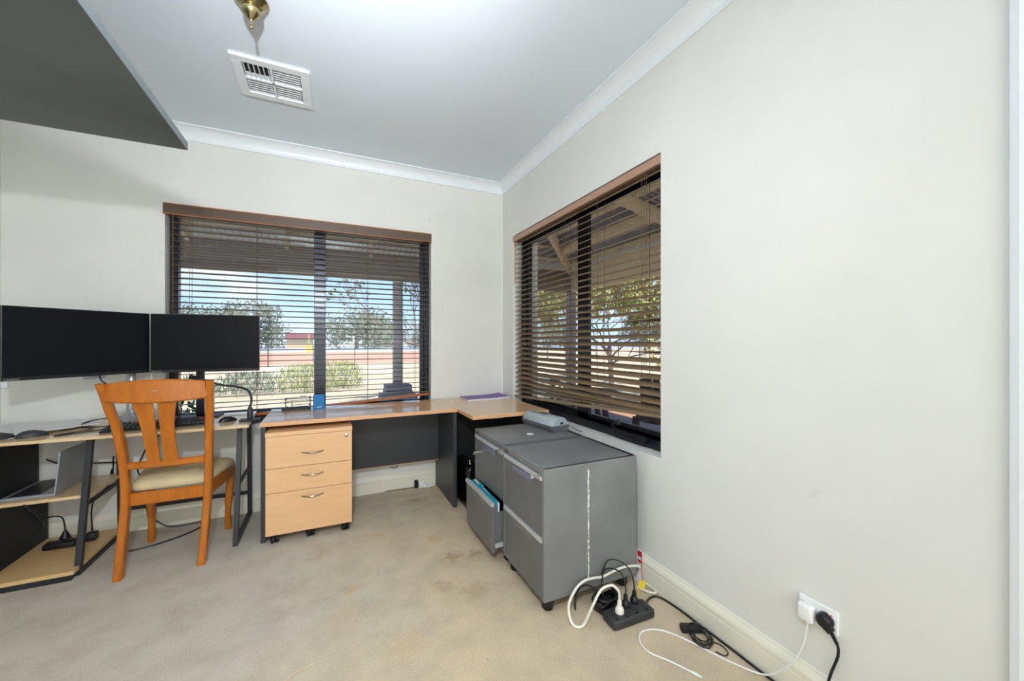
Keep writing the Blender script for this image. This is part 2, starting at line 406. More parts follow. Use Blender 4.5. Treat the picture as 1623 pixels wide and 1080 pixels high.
# chain winder on the sill of window 2
wd = MB(); wd.box(RW + .05, RW + .085, 1.60, 1.86, .655 + .02, .715, .006); wd.build('winder_box', M['black'], w2, loc=(0, 0, 0))
wk = MB(); wk.tube([(RW + .06, 1.845, .715), (RW + .05, 1.86, .735), (RW + .045, 1.83, .755), (RW + .045, 1.80, .75)], .009, 8); wk.lathe([(.012, 0), (.014, .01), (.010, .03), (0, .034)], (RW + .045, 1.80, .745), 10)
wk.build('winder_handle', M['black'], w2, True, loc=(0, 0, 0))
B(RW + .049, RW + .052, 1.69, 1.71, .69, .70).build('winder_rivet', M['chrome'], w2, loc=(0, 0, 0))

# ------------------------------------------------------------------ venetian blinds
def slat_rings(uv, c, zc, tilt, wdt=.05, th=.003, axis='y', crown=.002):
    """cross-section of one slat at each (u, z) end; tilt>0 raises the outer edge"""
    rings = []
    for u, z in zip(uv, zc):
        r = []
        for k, s in list(zip((-1, -.5, 0, .5, 1), (1,) * 5)) + list(zip((1, .5, 0, -.5, -1), (-1,) * 5)):
            d = k * wdt / 2; h = crown * (1 - k * k) + s * th / 2
            dd = d * math.cos(tilt) - h * math.sin(tilt); hh = d * math.sin(tilt) + h * math.cos(tilt)
            r.append((u, c + dd, z + hh) if axis == 'y' else (c + dd, u, z + hh))
        rings.append(r)
    return rings

# window 1
vb = thing('venetian_blind', 'dark brown slatted blind over the wide window behind the desks', 'blind', (-.1, BW, 2.163))
v = B(-1.003, .803, BW - .014, BW + .004, 2.088, 2.160, .003).build('valance', M['valance'], vb)
for z in (2.0895, 2.1585): B(-1.0035, .8035, BW - .0165, BW - .013, z - .003, z + .003, .001).build('edge_bead', M['bead'], v)
C1 = BW + .038; s = MB(); n = 33
zl_end, zr_end = .680, .790
for i in range(n):
    z = 2.082 - i * .0415
    zl = max(z, zl_end + .004 * (n - i)); zr = max(z, zr_end + .0042 * (n - i))
    j = random.uniform(-.0008, .0008)
    s.loft(slat_rings((-.975 + j, .785 + j), C1, (zl, zr), math.radians(-3.2 + random.uniform(-.6, .6)), .05, .003))
s.build('slats', M['slat'], vb, True)
r = MB(); r.loft([[(x, C1 + a, z + h) for a, h in ((-.026, -.008), (.026, -.008), (.026, .008), (-.026, .008))] for x, z in ((-.975, zl_end - .012), (.785, zr_end - .012))])
r.build('bottom_rail', M['bead'], vb)
B(-.97, .78, C1 - .024, C1 + .024, 2.10, 2.155).build('head_rail', M['slat'], vb)
for x in (-.866, -.478, .289, .672):
    c = MB(); zb = .68 + (x + .975) / 1.76 * .10
    for dy in (-.0275, .0275): c.tube([(x, C1 + dy, 2.10), (x, C1 + dy, zb)], .0012, 5)
    c.build('ladder_cord', M['cord'], vb)
for x in (-.955,):
    c = MB(); c.tube([(x, C1 - .03, 2.10), (x, C1 - .033, 1.2)], .0035, 6); c.lathe([(.004, 0), (.006, .01), (.003, .05)], (x, C1 - .033, 1.16), 8)
    c.build('tilt_wand', M['slat'], vb)

# window 2, hung crooked: the bottom rail rises towards the near end
vb2 = thing('venetian_blind', 'crooked brown slatted blind over the window above the filing cabinets', 'blind', (RW, 2.3, 2.166))
B(RW - .004, RW + .012, 1.437, 3.140, 2.112, 2.155, .003).build('valance', M['pinkrail'], vb2)
B(RW + .013, RW + .062, 1.44, 3.135, 2.112, 2.155).build('head_rail', M['slat2'], vb2)
C2 = RW + .036; s = MB(); n = 32
zl_end, zr_end = .765, .872
for i in range(n):
    z = 2.095 - i * .0418
    zl = max(z, zl_end + .0045 * (n - i)); zr = max(z, zr_end + .0048 * (n - i))
    t = 24 + random.uniform(-1.5, 1.5); t2 = t
    if zr > z + .01: t, t2 = 16, 8
    if i in (18, 22): t2 = -16
    a = slat_rings((3.128,), C2, (zl,), math.radians(t), .05, .003, 'x')[0]
    m_ = slat_rings((2.25,), C2, ((zl + zr) / 2,), math.radians(t), .05, .003, 'x')[0]
    e = slat_rings((1.445,), C2, (zr,), math.radians(t2), .05, .003, 'x')[0]
    s.loft([a, m_, e])
s.build('slats', M['slat2'], vb2, True)
r = MB(); r.loft([[(C2 + a, y, z + h) for a, h in ((-.026, -.009), (.026, -.009), (.026, .009), (-.026, .009))] for y, z in ((3.128, zl_end - .013), (1.445, zr_end - .013))])
r.build('bottom_rail', M['slat2'], vb2)
for y in (2.86, 2.323, 1.949, 1.573):
    c = MB(); zb = zl_end + (3.128 - y) / 1.683 * .107
    for dx in (-.0275, .0275): c.tube([(C2 + dx, y, 2.115), (C2 + dx, y, zb)], .0012, 5)
    c.build('ladder_cord', M['cord'], vb2)
c = MB()
for y in (1.535, 1.55): c.tube([(C2 - .031, y, 2.115), (C2 - .034, y, 1.1)], .0012, 5)
c.build('pull_cord', M['cord'], vb2)
c = MB(); c.tube([(C2 - .02, 3.132, 2.11), (C2 - .02, 3.134, 1.75)], .003, 6); c.lathe([(.005, 0), (.006, .02), (.003, .035)], (C2 - .02, 3.132, 2.07), 8)
c.build('cord_toggle', M['bead'], vb2)

# ------------------------------------------------------------------ ceiling: light fitting and air vent
lf = thing('ceiling_light', 'brass ceiling light fitting with a pointed finial above the air vent', 'light', (-.30, 1.985, CEIL))
MB().lathe([(.062, 0), (.066, -.006), (.062, -.013), (.056, -.016), (.047, -.026), (.034, -.034), (.028, -.036)], (-.30, 1.985, CEIL), 40).build('canopy', M['brass'], lf, True)
MB().lathe([(.028, -.034), (.036, -.040), (.038, -.048), (.034, -.058), (.026, -.068), (.020, -.074), (.016, -.080), (.008, -.084), (.005, -.090), (.0045, -.108), (.007, -.112), (.008, -.117), (.006, -.122), (0, -.124)], (-.30, 1.985, CEIL), 32).build('finial', M['brass'], lf, True)

VX0, VX1, VY0, VY1 = -.458, -.093, 2.373, 2.736
av = thing('air_vent', 'square white louvred air vent set in the ceiling beside the brass light', 'vent', ((VX0 + VX1) / 2, (VY0 + VY1) / 2, CEIL))
f = MB(); zt, zb = CEIL, CEIL - .014
def fr(x0, x1, y0, y1, t, z0, z1, mb):
    mb.box(x0, x1, y0, y0 + t, z0, z1, .002); mb.box(x0, x1, y1 - t, y1, z0, z1, .002); mb.box(x0, x0 + t, y0 + t, y1 - t, z0, z1, .002); mb.box(x1 - t, x1, y0 + t, y1 - t, z0, z1, .002)
fr(VX0, VX1, VY0, VY1, .047, zb, zt, f)
xm, ym = (VX0 + VX1) / 2 - .004, (VY0 + VY1) / 2
f.box(xm - .006, xm + .006, VY0 + .047, VY1 - .047, zb, zt - .004); f.box(VX0 + .047, VX1 - .047, ym - .006, ym + .006, zb, zt - .004)
f.build('vent_frame', M['white'], av)
B(VX0 + .04, VX1 - .04, VY0 + .04, VY1 - .04, CEIL - .003, CEIL - .0005).build('duct_opening', M['slotdark'], av)
for (x0, x1), (y0, y1), op in (((VX0 + .05, xm - .008), (VY0 + .05, ym - .008), 1), ((xm + .008, VX1 - .05), (VY0 + .05, ym - .008), 0), ((VX0 + .05, xm - .008), (ym + .008, VY1 - .05), 0), ((xm + .008, VX1 - .05), (ym + .008, VY1 - .05), 0)):
    l = MB()
    if op:
        for k in range(6):
            x = x0 + .004 + (x1 - x0 - .008) * k / 5; l.bar((x, y0, CEIL - .008), (x, y1, CEIL - .008), .002, .013, (.25, 0, 1))
        l.box(x0, x1, y1 - .036, y1, CEIL - .006, CEIL - .004)
    else:
        k = 6
        for q in range(k):
            y = y0 + (y1 - y0) * (q + .5) / k; l.bar((x0, y, CEIL - .008), (x1, y, CEIL - .008), .002, .0255, (0, 1, .28))
    l.build('louvre_panel', M['white'], av)

# ------------------------------------------------------------------ overhead shelf (top left)
sh = thing('overhead_shelf', 'deep charcoal overhead shelf board jutting out near the ceiling at left', 'shelf', (LW, 1.3, 2.03))
B(LW + .001, -.535, .75, 2.055, 2.03, 2.062, .001).build('board', M['shelf'], sh)
B(-.535, -.533, .75, 2.055, 2.0305, 2.0615).build('edge_strip', M['shelf_edge'], sh)
# ------------------------------------------------------------------ office desk against the back wall
DT = .735
dk = thing('office_desk', 'beech topped office desk with charcoal side panels under the wide window', 'desk', (.24, 3.08, 0))
B(-.378, .8625, 2.795, 3.345, DT - .025, DT, .002).build('desk_top', M['beech'], dk)
B(-.378, .8625, 2.7935, 2.7955, DT - .0245, DT - .0005).build('edge_strip', M['edge'], dk)
for x in (-.376, .836): B(x, x + .026, 2.803, 3.344, 0, DT - .0255, .0015).build('side_panel', M['charcoal'], dk)
B(-.350, .836, 3.245, 3.263, .242, DT - .0255, .001).build('modesty_panel', M['charcoal'], dk)
B(-.350, .836, 3.244, 3.264, .238, .2425).build('modesty_edge', M['edge'], dk)

dk2 = thing('return_desk', 'beech topped return desk in the corner beside the filing cabinets', 'desk', (1.16, 2.95, 0))
B(.8655, 1.448, 2.461, 3.344, DT - .025, DT, .002).build('desk_top', M['beech'], dk2)
e = MB(); e.box(.8655, 1.448, 2.4595, 2.4615, DT - .0245, DT - .0005); e.box(.8640, .8658, 2.461, 2.79, DT - .0245, DT - .0005); e.build('edge_strip', M['edge'], dk2)
B(1.41, 1.436, 2.48, 3.344, 0, DT - .0255, .0015).build('side_panel', M['charcoal'], dk2)
B(.868, 1.409, 3.06, 3.078, .02, DT - .0255, .001).build('modesty_panel', M['blackboard'], dk2)
lb = MB(); lb.box(1.00, 1.10, 2.49, 2.52, DT - .037, DT - .0255, .002); lb.box(1.03, 1.07, 2.485, 2.49, DT - .034, DT - .026); lb.build('bracket', M['steel2'], dk2)

# drawer pedestal under the desk
pd = thing('drawer_pedestal', 'beech three drawer pedestal on castors under the office desk', 'pedestal', (-.1, 2.95, 0))
PX0, PX1, PY0, PY1 = -.344, .137, 2.738, 3.17
B(PX0, PX1, PY0 + .019, PY1, .062, .655, .001).build('carcass', M['drawer'], pd)
B(PX0 - .001, PX1 + .001, PY0 - .002, PY1, .657, .682, .002).build('top_board', M['drawer'], pd)
for k, (z0, z1) in enumerate(((.062, .314), (.317, .462), (.465, .655))):
    dr = MB().box(PX0 + .001, PX1 - .001, PY0, PY0 + .018, z0, z1, .0015).build('drawer_front', M['drawer'], pd)
    zc = (.272, .405, .542)[k]; xc = (PX0 + PX1) / 2 + .012
    h = MB(); h.tube([(xc + .062 * (t / 6 - 1), PY0 + .001 - .020 * math.sin(PI * t / 12), zc + .0045 * (t / 6 - 1) ** 2) for t in range(13)], [.003 + .0015 * math.sin(PI * t / 12) for t in range(13)], 8)
    h.build('handle', M['satin'], dr, True)
    if k == 2:
        MB().lathe([(.0115, 0), (.0115, .003), (.0085, .005), (0, .005)], (PX1 - .035, PY0, .628), 20, Matrix.Rotation(PI / 2, 4, 'X')).build('lock', M['chrome'], dr, True)
def castor(name, parent, x, y, ztop, mat, r=.024, rz=0):
    c = MB(); T = Matrix.Translation((x, y, 0)) @ Matrix.Rotation(rz, 4, 'Z')
    for s in (-1, 1):
        ring = lambda xx, rr: [T @ Vector((xx, rr * math.cos(2 * PI * k / 20), r + rr * math.sin(2 * PI * k / 20))) for k in range(20)]
        c.loft([ring(s * .004, r * .9), ring(s * .005, r), ring(s * .018, r), ring(s * .021, r * .85)])
    c.box(-.016, .016, -.012, .020, r * 1.1, ztop, .003, mat=T)
    c.build(name, mat, parent, True)
for x, y in ((-.30, 2.785), (-.105, 2.79), (.098, 2.785), (-.30, 3.12), (.098, 3.12)): castor('castor', pd, x, y, .0615, M['black'], .024, .3)

# ------------------------------------------------------------------ filing cabinets
def cabinet(label, y0, y1, xf, open_by, scraped):
    x1 = 1.397; z0, z1 = .066, .66
    t = thing('filing_cabinet', label, 'filing cabinet', ((xf + x1) / 2, (y0 + y1) / 2, 0), 'two drawer filing cabinets')
    c = MB(); w = .018                                # open-fronted carcass
    c.box(xf, x1, y0, y0 + w, z0, z1, .003); c.box(xf, x1, y1 - w, y1, z0, z1, .003); c.box(x1 - w, x1, y0 + w, y1 - w, z0, z1)
    c.box(xf + .001, x1, y0 + .002, y1 - .002, z1 - .030, z1, .003); c.box(xf + .003, x1, y0 + w, y1 - w, z0, z0 + .014)
    c.box(xf + .004, x1, y0 + w, y1 - w, .345, .352)
    c.build('carcass', M['scraped'] if scraped else M['steel'], t)
    B(xf + .0002 - .0008, xf + .001, y1 - .055, y1 - .022, z1 - .022, z1 - .012).build('badge', M['black'], t)
    for k, (za, zb, op) in enumerate(((.352, .626, 0), (.072, .347, open_by))):
        X0 = xf - op
        d = MB(); d.box(X0, X0 + .014, y0 + w + .001, y1 - w - .001, za, zb - .020, .002)
        if op:
            d.box(X0 + .014, X0 + .42, y0 + .030, y0 + .033, za + .02, zb - .06); d.box(X0 + .014, X0 + .42, y1 - .033, y1 - .030, za + .02, zb - .06)
            d.box(X0 + .014, X0 + .42, y0 + .03, y1 - .03, za + .02, za + .023); d.box(X0 + .0142, X0 + .03, y0 + .026, y0 + .034, za + .005, zb - .022)
        dr = d.build('drawer', M['steel2'], t)
        hh = MB(); hh.loft([[(X0 + a, y, zb + b_) for a, b_ in ((.012, .0), (-.006, -.001), (-.008, -.004), (-.008, -.019), (-.004, -.021), (.012, -.021))] for y in (y0 + w + .001, y1 - w - .001)])
        hh.build('handle', M['alu'], dr)
        yc = (y0 + y1) / 2
        B(X0 - .0012, X0 + .001, yc - .105, yc + .105, zb - .058, zb - .030, .001).build('label_holder', M['label'] if k == 0 else M['steel'], dr)
        if op:
            for yy in (y0 + .022, y1 - .026): B(X0 + .02, xf + .35, yy, yy + .004, za + .03, za + .045).build('runner', M['alu'], dr)
            r = MB(); r.box(X0 + .02, X0 + .07, y0 + .019, y0 + .022, za + .025, za + .030); r.box(X0 + .02, X0 + .07, y0 + .019, y0 + .022, za + .045, za + .050)
            r.build('runner_clip', M['alu'], dr)
    lk = MB(); R = Matrix.Rotation(-PI / 2, 4, 'Y'); yl = y0 + .035
    lk.lathe([(.011, 0), (.011, .008), (.008, .010), (0, .010)], (xf, yl, z1 - .032), 18, R); lk.build('lock', M['chrome'], t, True)
    kb = MB(); kb.box(xf - .030, xf - .009, yl - .001, yl + .001, z1 - .036, z1 - .030)
    kb.lathe([(.010, -.001), (.011, 0), (.010, .001)], (xf - .036, yl + .004, z1 - .036), 14, Matrix.Rotation(PI / 2, 4, 'X')); kb.build('key', M['chrome'], t)
    for cx in (xf + .05, x1 - .05):
        for cy in (y0 + .05, y1 - .05): castor('castor', t, cx, cy, z0 + .001, M['black'], .026, .9)
    return t
cabinet('dark grey two drawer filing cabinet with a white paint scrape, nearest the power board', 1.512, 1.955, .865, 0, True)
cb = cabinet('dark grey two drawer filing cabinet with its lower drawer open, beside the return desk', 1.961, 2.437, .872, .064, False)
lk = MB(); lk.lathe([(.016, 0), (.016, .008), (.012, .010), (.011, .020), (.013, .022), (.013, .028), (0, .030)], (.872, 2.383, .515), 18, Matrix.Rotation(-PI / 2, 4, 'Y')); lk.build('drawer_lock', M['chrome'], cb, True)
# hanging folders in the open drawer
for i, (dx, mat, lab, nm) in enumerate(((.018, 'cyan', 'cyan hanging folder at the front of the open drawer', 'hanging_folder'), (.030, 'cyan', 'cyan hanging folder second in the open drawer', 'hanging_folder'),
                            (.043, 'paper', 'white paper folder behind the cyan ones in the open drawer', 'paper_folder'))):
    X = .813 + dx
    fo = MB(); fo.loft([[(X + a, y, z) for a, y, z in ((-.002, 2.000, .110), (.002, 2.000, .110), (.004, 2.000, .345 + (.004 * i if i < 2 else -.014)), (-.004, 2.000, .345 + (.004 * i if i < 2 else -.014)))], [(X + a, y, z) for a, y, z in ((-.002, 2.395, .110), (.002, 2.395, .110), (.004, 2.395, .340), (-.004, 2.395, .340))]])
    if i == 1: fo.box(X - .003, X + .003, 2.21, 2.27, .335, .362)
    tag(fo.build(nm, M[mat]), lab, 'folder', 'hanging folders in the open drawer')

# black case between the desk leg and the return desk
cs = thing('briefcase', 'glossy black hard case standing behind the desk leg under the return desk', 'case', (.99, 2.86, 0))
B(.905, 1.00, 2.68, 3.04, 0, .32, .025, 4).build('shell', M['case'], cs, True)
MB().tube([(.952, 2.76, .318), (.952, 2.775, .345), (.952, 2.86, .35), (.952, 2.945, .345), (.952, 2.96, .318)], .007, 8).build('handle', M['brass'], cs, True)
for x, z in ((.955, .045), (.975, .045), (.955, .075), (.975, .075)): MB().lathe([(.004, 0), (.003, .003), (0, .003)], (x, 2.681, z), 10, Matrix.Rotation(PI / 2, 4, 'X')).build('rivet', M['chrome'], cs)

# laminator on the filing cabinets
lm = thing('laminator', 'grey laminator lying on top of the filing cabinets', 'laminator', (1.305, 2.275, .66), rz=math.radians(8))
def lprof(y, sc=1, top=True):
    if top: pr = [(-.068, .040), (-.062, .062), (-.045, .080), (-.015, .090), (.02, .090), (.048, .080), (.064, .062), (.068, .040)]
    else: pr = [(-.055, .0), (-.068, .022), (-.070, .040), (.070, .040), (.068, .020), (.055, 0)]
    return [(x * sc, y, .04 + (z - .04) * sc) for x, z in pr]
L = .168
a = MB(); a.loft([lprof(y, s_) for y, s_ in ((-L, .86), (-L + .012, 1), (L - .012, 1), (L, .86))]); a.build('lid', M['grey_lam'], lm, True, (0, 0, 0))
a = MB(); a.loft([lprof(y, s_, False) for y, s_ in ((-L, .95), (-L + .010, 1), (L - .010, 1), (L, .95))]); a.build('lower_case', M['grey_dk'], lm, False, (0, 0, 0))
a = MB()
for q in range(2): a.loft([[(-.066 + .018 * t / 5 + dx, y, .058 + .028 * t / 5 + .001) for t, dx in ((0, 0), (5, 0), (5, .004), (0, .004))] for y in ((-.128, -.123) if q else (.118, .123))])
a.loft([[(-.0648, y, .056), (-.0455, y, .081), (-.0425, y, .0812), (-.062, y, .056)] for y in (-.12, .115)])
a.build('tray_guide', M['alu'], lm, False, (0, 0, 0))
B(-.02, .035, -.03, .06, .0895, .0915, .001).build('feed_slot', M['grey_dk'], lm, loc=(0, 0, 0))
B(-.004, .018, -L - .001, -L + .003, .046, .060, .001).build('switch', M['black'], lm, loc=(0, 0, 0))
c = MB(); c.tube(smooth_path([(.05, -L + .02, .04), (.075, -L - .02, .028), (.088, -L - .05, .012), (.10, -L - .09, .004)]), .0025, 6); c.build('power_lead', M['black'], lm, True, (0, 0, 0))
tag(MB().lathe([(.022, 0), (.022, .0008), (0, .0008)], (1.125, 2.14, .6601), 20).build('round_sticker', M['paper']), 'small round white sticker on the cabinet top beside the laminator', 'sticker')

# ------------------------------------------------------------------ things on the desks
bp = thing('brochure', 'purple glossy brochure lying curled on top in the return desk corner', 'brochure', (1.25, 3.24, DT))
def sheet(x0, x1, y0, y1, z, curl, skew, th=.002, n=10):
    mb = MB(); rings = []
    for i in range(n + 1):
        t = i / n; x = x0 + (x1 - x0) * t; zz = z + curl * (2 * t - 1) ** 2 * t; s_ = skew * (t - .5)
        rings.append([(x, y0 + s_, zz), (x, y1 + s_, zz), (x, y1 + s_, zz + th), (x, y0 + s_, zz + th)])
    return mb.loft(rings)
sheet(1.045, 1.43, 3.12, 3.335, DT + .0105, .010, .02).build('cover', M['purple'], bp)
sheet(1.045, 1.43, 3.12, 3.335, DT + .0085, .008, .02).build('pages', M['paper'], bp)
tag(sheet(1.05, 1.435, 3.10, 3.32, DT + .0005, .003, .0, .0075).build('magazine', M['paper']), 'pale magazine lying beneath the purple brochure', 'magazine')

bc = thing('blue_box', 'small blue carton standing on the office desk beside the card rack', 'box', (-.066, 3.21, DT), rz=.28)
B(-.036, .036, -.012, .012, 0, .108, .0015).build('carton', M['blue'], bc, loc=(0, 0, 0))
sw = MB(); sw.loft([[(x, -.0125, z) for x, z in ((-.02, .014), (0, .013), (.012, .016), (.018, .020), (.005, .019), (-.012, .018))], [(x, -.0118, z) for x, z in ((-.02, .014), (0, .013), (.012, .016), (.018, .020), (.005, .019), (-.012, .018))]])
sw.build('logo', M['paper'], bc, loc=(0, 0, 0))
rk = thing('card_rack', 'clear acrylic letter rack with small rods standing on the office desk', 'rack', (-.21, 3.26, DT))
a = MB(); a.box(-.305, -.12, 3.225, 3.275, DT, DT + .004, .001); a.loft([[(x, 3.222, DT + .002), (x, 3.226, DT + .002), (x, 3.240, DT + .020), (x, 3.236, DT + .020)] for x in (-.305, -.12)]); a.build('base', M['steel_dark'], rk)
for x, zt in ((-.285, .082), (-.125, .095), (-.245, .062)):
    B(x, x + .005, 3.235, 3.275, DT + .004, DT + zt, .001).build('upright', M['acrylic'], rk)
for z0, xa, xb in ((.086, -.29, -.12), (.064, -.285, -.122), (.034, -.242, -.122)):
    MB().tube([(xa, 3.255, DT + z0), (xb, 3.258, DT + z0 + .004)], .0022, 8).build('rod', M['steel2'], rk, True)
for x, z in ((-.278, .08), (-.128, .085), (-.282, .052), (-.275, .026), (-.128, .034), (-.126, .06)): MB().lathe([(0, -.004), (.0055, -.004), (.0055, .004), (0, .004)], (x, 3.236, DT + z), 10, Matrix.Rotation(PI / 2, 4, 'X')).build('rod_cap', M['steel_dark'], rk)
B(-.19, -.15, 3.25, 3.262, DT + .091, DT + .101, .003).build('clip', M['silver'], rk)

# ------------------------------------------------------------------ computer desk on the left
CT = .73
cd = thing('computer_desk', 'pale oak computer desk with black trestle frames and shelves behind the chair', 'desk', (-1.1, 3.1, 0))
t = MB(); t.prism([(-1.74, 2.815), (-.436, 2.80), (-.47, 3.343), (-1.74, 3.343)], lambda x, y: (x, y, CT - .016), lambda x, y: (x, y, CT)); t.build('desk_top', M['pale'], cd)
def trestle(x):
    f = MB(); w = .026
    A0, A1 = (x, 2.838, .012), (x, 2.965, CT - .017); B0, B1 = (x, 3.315, .012), (x, 3.29, CT - .017)
    f.bar((x, 2.838, 0), A1, w, w, (0, 1, 0)); f.bar((x, 3.315, 0), B1, w, w, (0, 1, 0))
    f.bar((x, 2.838, .0135), (x, 3.315, .0135), w * .98, w, (0, 0, 1)); f.bar((x, 2.95, CT - .030), (x, 3.30, CT - .030), w * .98, w * .9, (0, 0, 1))
    f.bar((x, 2.90, .345), (x, 3.30, .345), w * .6, w * .7, (0, 0, 1))
    f.build('trestle_frame', M['blackmetal'], cd)
for x in (-.508, -1.198): trestle(x)
f = MB(); f.bar((-.508, 3.30, .165), (-1.198, 3.30, .165), .02, .02); f.build('cross_bar', M['blackmetal'], cd)
B(-1.74, -1.19, 2.93, 3.32, .375, .392, .001).build('shelf', M['pale'], cd)
B(-1.74, -1.19, 2.78, 3.30, .030, .050, .001).build('bottom_shelf', M['mesh'], cd)
B(-1.74, -1.20, 2.785, 2.81, 0, .0295).build('shelf_bar', M['blackmetal'], cd)
for z0, z1, xx, y0 in ((.051, .374, -1.525, 2.82), (.393, CT - .017, -1.565, 2.95)): B(xx - .016, xx, y0, 3.31, z0, z1, .001).build('divider_panel', M['blackboard'], cd)

# laptop open on the shelf
lp = thing('laptop', 'silver laptop standing open on the shelf of the computer desk', 'laptop', (-1.4, 3.1, .392))
a = B(-1.556, -1.345, 2.975, 3.29, .3925, .407, .003).build('base', M['silver2'], lp)
kk = MB()
for i in range(6):
    for j in range(13): kk.box(-1.53 + i * .02, -1.514 + i * .02, 2.99 + j * .0225, 3.008 + j * .0225, .407, .4085)
kk.build('keys', M['bezel'], a)
ld = MB(); ld.loft([[(-1.345 + .020 * u + dx, y, .4075 + .222 * u) for dx, y in ((-.004, 2.972), (.003, 2.972), (.003, 3.292), (-.004, 3.292))] for u in (0, 1)])
lid = ld.build('lid', M['silver2'], lp)
ld = MB(); ld.loft([[(-1.345 + .020 * u + dx, y, .4075 + .222 * u) for dx, y in ((-.0055, 2.982), (-.0042, 2.982), (-.0042, 3.282), (-.0055, 3.282))] for u in (.05, .96)])
ld.build('screen', M['screen'], lid)

# monitors
def monitor(label, p0, p1, z0, z1, key):
    """thin framed panel between plan points p0 (left) and p1 (right), facing the room"""
    p0, p1 = Vector(p0), Vector(p1); d = (p1 - p0); wd = d.length; rz = math.atan2(d.y, d.x)
    t = thing('monitor', label, 'monitor', (p0.x, p0.y, z0), 'computer monitors', rz)
    h = z1 - z0
    B(0, wd, 0, .012, 0, h, .002).build('housing', M['bezel'], t, loc=(0, 0, 0))
    B(wd * .28, wd * .72, .012, .04, .05, h * .62, .012).build('back_cover', M['black'], t, loc=(0, 0, 0))
    B(.004, wd - .004, -.0012, .001, .018, h - .004).build('screen', M['screen'], t, loc=(0, 0, 0))
    c = B(.001, wd - .001, -.0025, .001, .0005, .017, .001).build('lower_bezel', M['bezel'], t, loc=(0, 0, 0))
    fc = bpy.data.curves.new('lettering', 'FONT'); fc.body = 'Lenovo'; fc.size = .0165; fc.extrude = .0002
    fo_ = bpy.data.objects.new('font_source', fc); me_ = bpy.data.meshes.new_from_object(fo_); bpy.data.objects.remove(fo_)
    tx = bpy.data.objects.new('lettering', me_); COL.objects.link(tx); tx.parent = t
    tx.location = (.008, -.003, .0035); tx.rotation_euler = (PI / 2, 0, 0); me_.materials.clear(); me_.materials.append(M['silver'])
    return t
monitor('black monitor turned inward, largest in view, left of the other on the computer desk', (-1.427, 2.745), (-1.022, 3.200), 1.037, 1.407, 'l')
monitor('black monitor standing in front of the blind, right of the other on the computer desk', (-1.009, 3.170), (-.426, 3.130), 1.035, 1.406, 'r')
ms = thing('monitor_stand', 'silver monitor stand with a round column on the computer desk behind the chair', 'stand', (-1.12, 3.24, CT))
MB().lathe([(.085, 0), (.085, .005), (.070, .012), (.045, .035), (.026, .062), (.022, .075)], (-1.125, 3.245, CT), 32).build('base', M['silver'], ms, True)
MB().lathe([(.023, .07), (.023, .40), (.019, .405)], (-1.125, 3.245, CT), 24).build('column', M['silver'], ms, True)
a = MB(); a.loft([[(-1.125 + dx, 3.245 + dy, z) for dx, dy, z in ((-.01, .01, 1.085), (.01, -.01, 1.085), (.01, -.01, 1.125), (-.01, .01, 1.125))], [(-1.215 + dx, 3.05 + dy, z) for dx, dy, z in ((-.015, .008, 1.03), (.012, -.008, 1.03), (.012, -.008, 1.10), (-.015, .008, 1.10))]])
a.loft([[(-1.21 + dx, 3.045 + dy, z) for dx, dy, z in ((-.03, -.03, 1.015), (.03, .03, 1.015), (.03, .03, 1.10), (-.03, -.03, 1.10))], [(-1.235 + dx, 3.072 + dy, z) for dx, dy, z in ((-.03, -.03, 1.02), (.03, .03, 1.02), (.03, .03, 1.10), (-.03, -.03, 1.10))]])
a.build('arm', M['silver'], ms)
ms2 = thing('monitor_stand', 'dark monitor stand behind the chair holding the screen before the blind', 'stand', (-.78, 3.26, CT))
B(-.90, -.66, 3.17, 3.33, CT, CT + .010, .004).build('base', M['black'], ms2)
B(-.80, -.755, 3.245, 3.265, CT + .0095, 1.20, .004).build('column', M['black'], ms2)
B(-.80, -.755, 3.196, 3.246, 1.12, 1.19, .003).build('bracket', M['black'], ms2)
c = MB(); c.tube(smooth_path([(-1.20, 3.06, 1.06), (-1.17, 3.02, 1.00), (-1.10, 3.10, .95), (-1.02, 3.2, .90), (-.95, 3.26, .86), (-.92, 3.30, .80), (-.90, 3.333, .735)]), .0035, 6)
tag(c.build('monitor_cable', M['black'], None, True), 'black cable drooping below the inward turned monitor', 'cable')

# keyboard, mice, cables, papers on the computer desk
kb = thing('keyboard', 'black keyboard lying on the computer desk behind the chair back', 'keyboard', (-.9, 2.96, CT), rz=math.radians(3))
a = MB(); a.loft([[(x, y, z) for y, z in ((-.07, 0), (.07, 0), (.07, .026), (.06, .028), (-.066, .012), (-.07, .009))] for x in (-.235, .235)]); a.build('case', M['black'], kb, loc=(0, 0, 0))
kk = MB()
for i in range(6):
    for j in range(20):
        kk.mi = 1 if (i, j) in ((5, 4), (4, 18)) else 0
        x = -.225 + j * .0225; y = -.058 + i * .0198; z = .013 + (y + .066) * .127
        kk.loft([[(x, y, z), (x + .019, y, z), (x + .019, y + .016, z + .002), (x, y + .016, z + .002)], [(x + .002, y + .002, z + .007), (x + .017, y + .002, z + .007), (x + .017, y + .014, z + .009), (x + .002, y + .014, z + .009)]])
kk.build('keys', [M['bezel'], M['red']], kb, loc=(0, 0, 0))
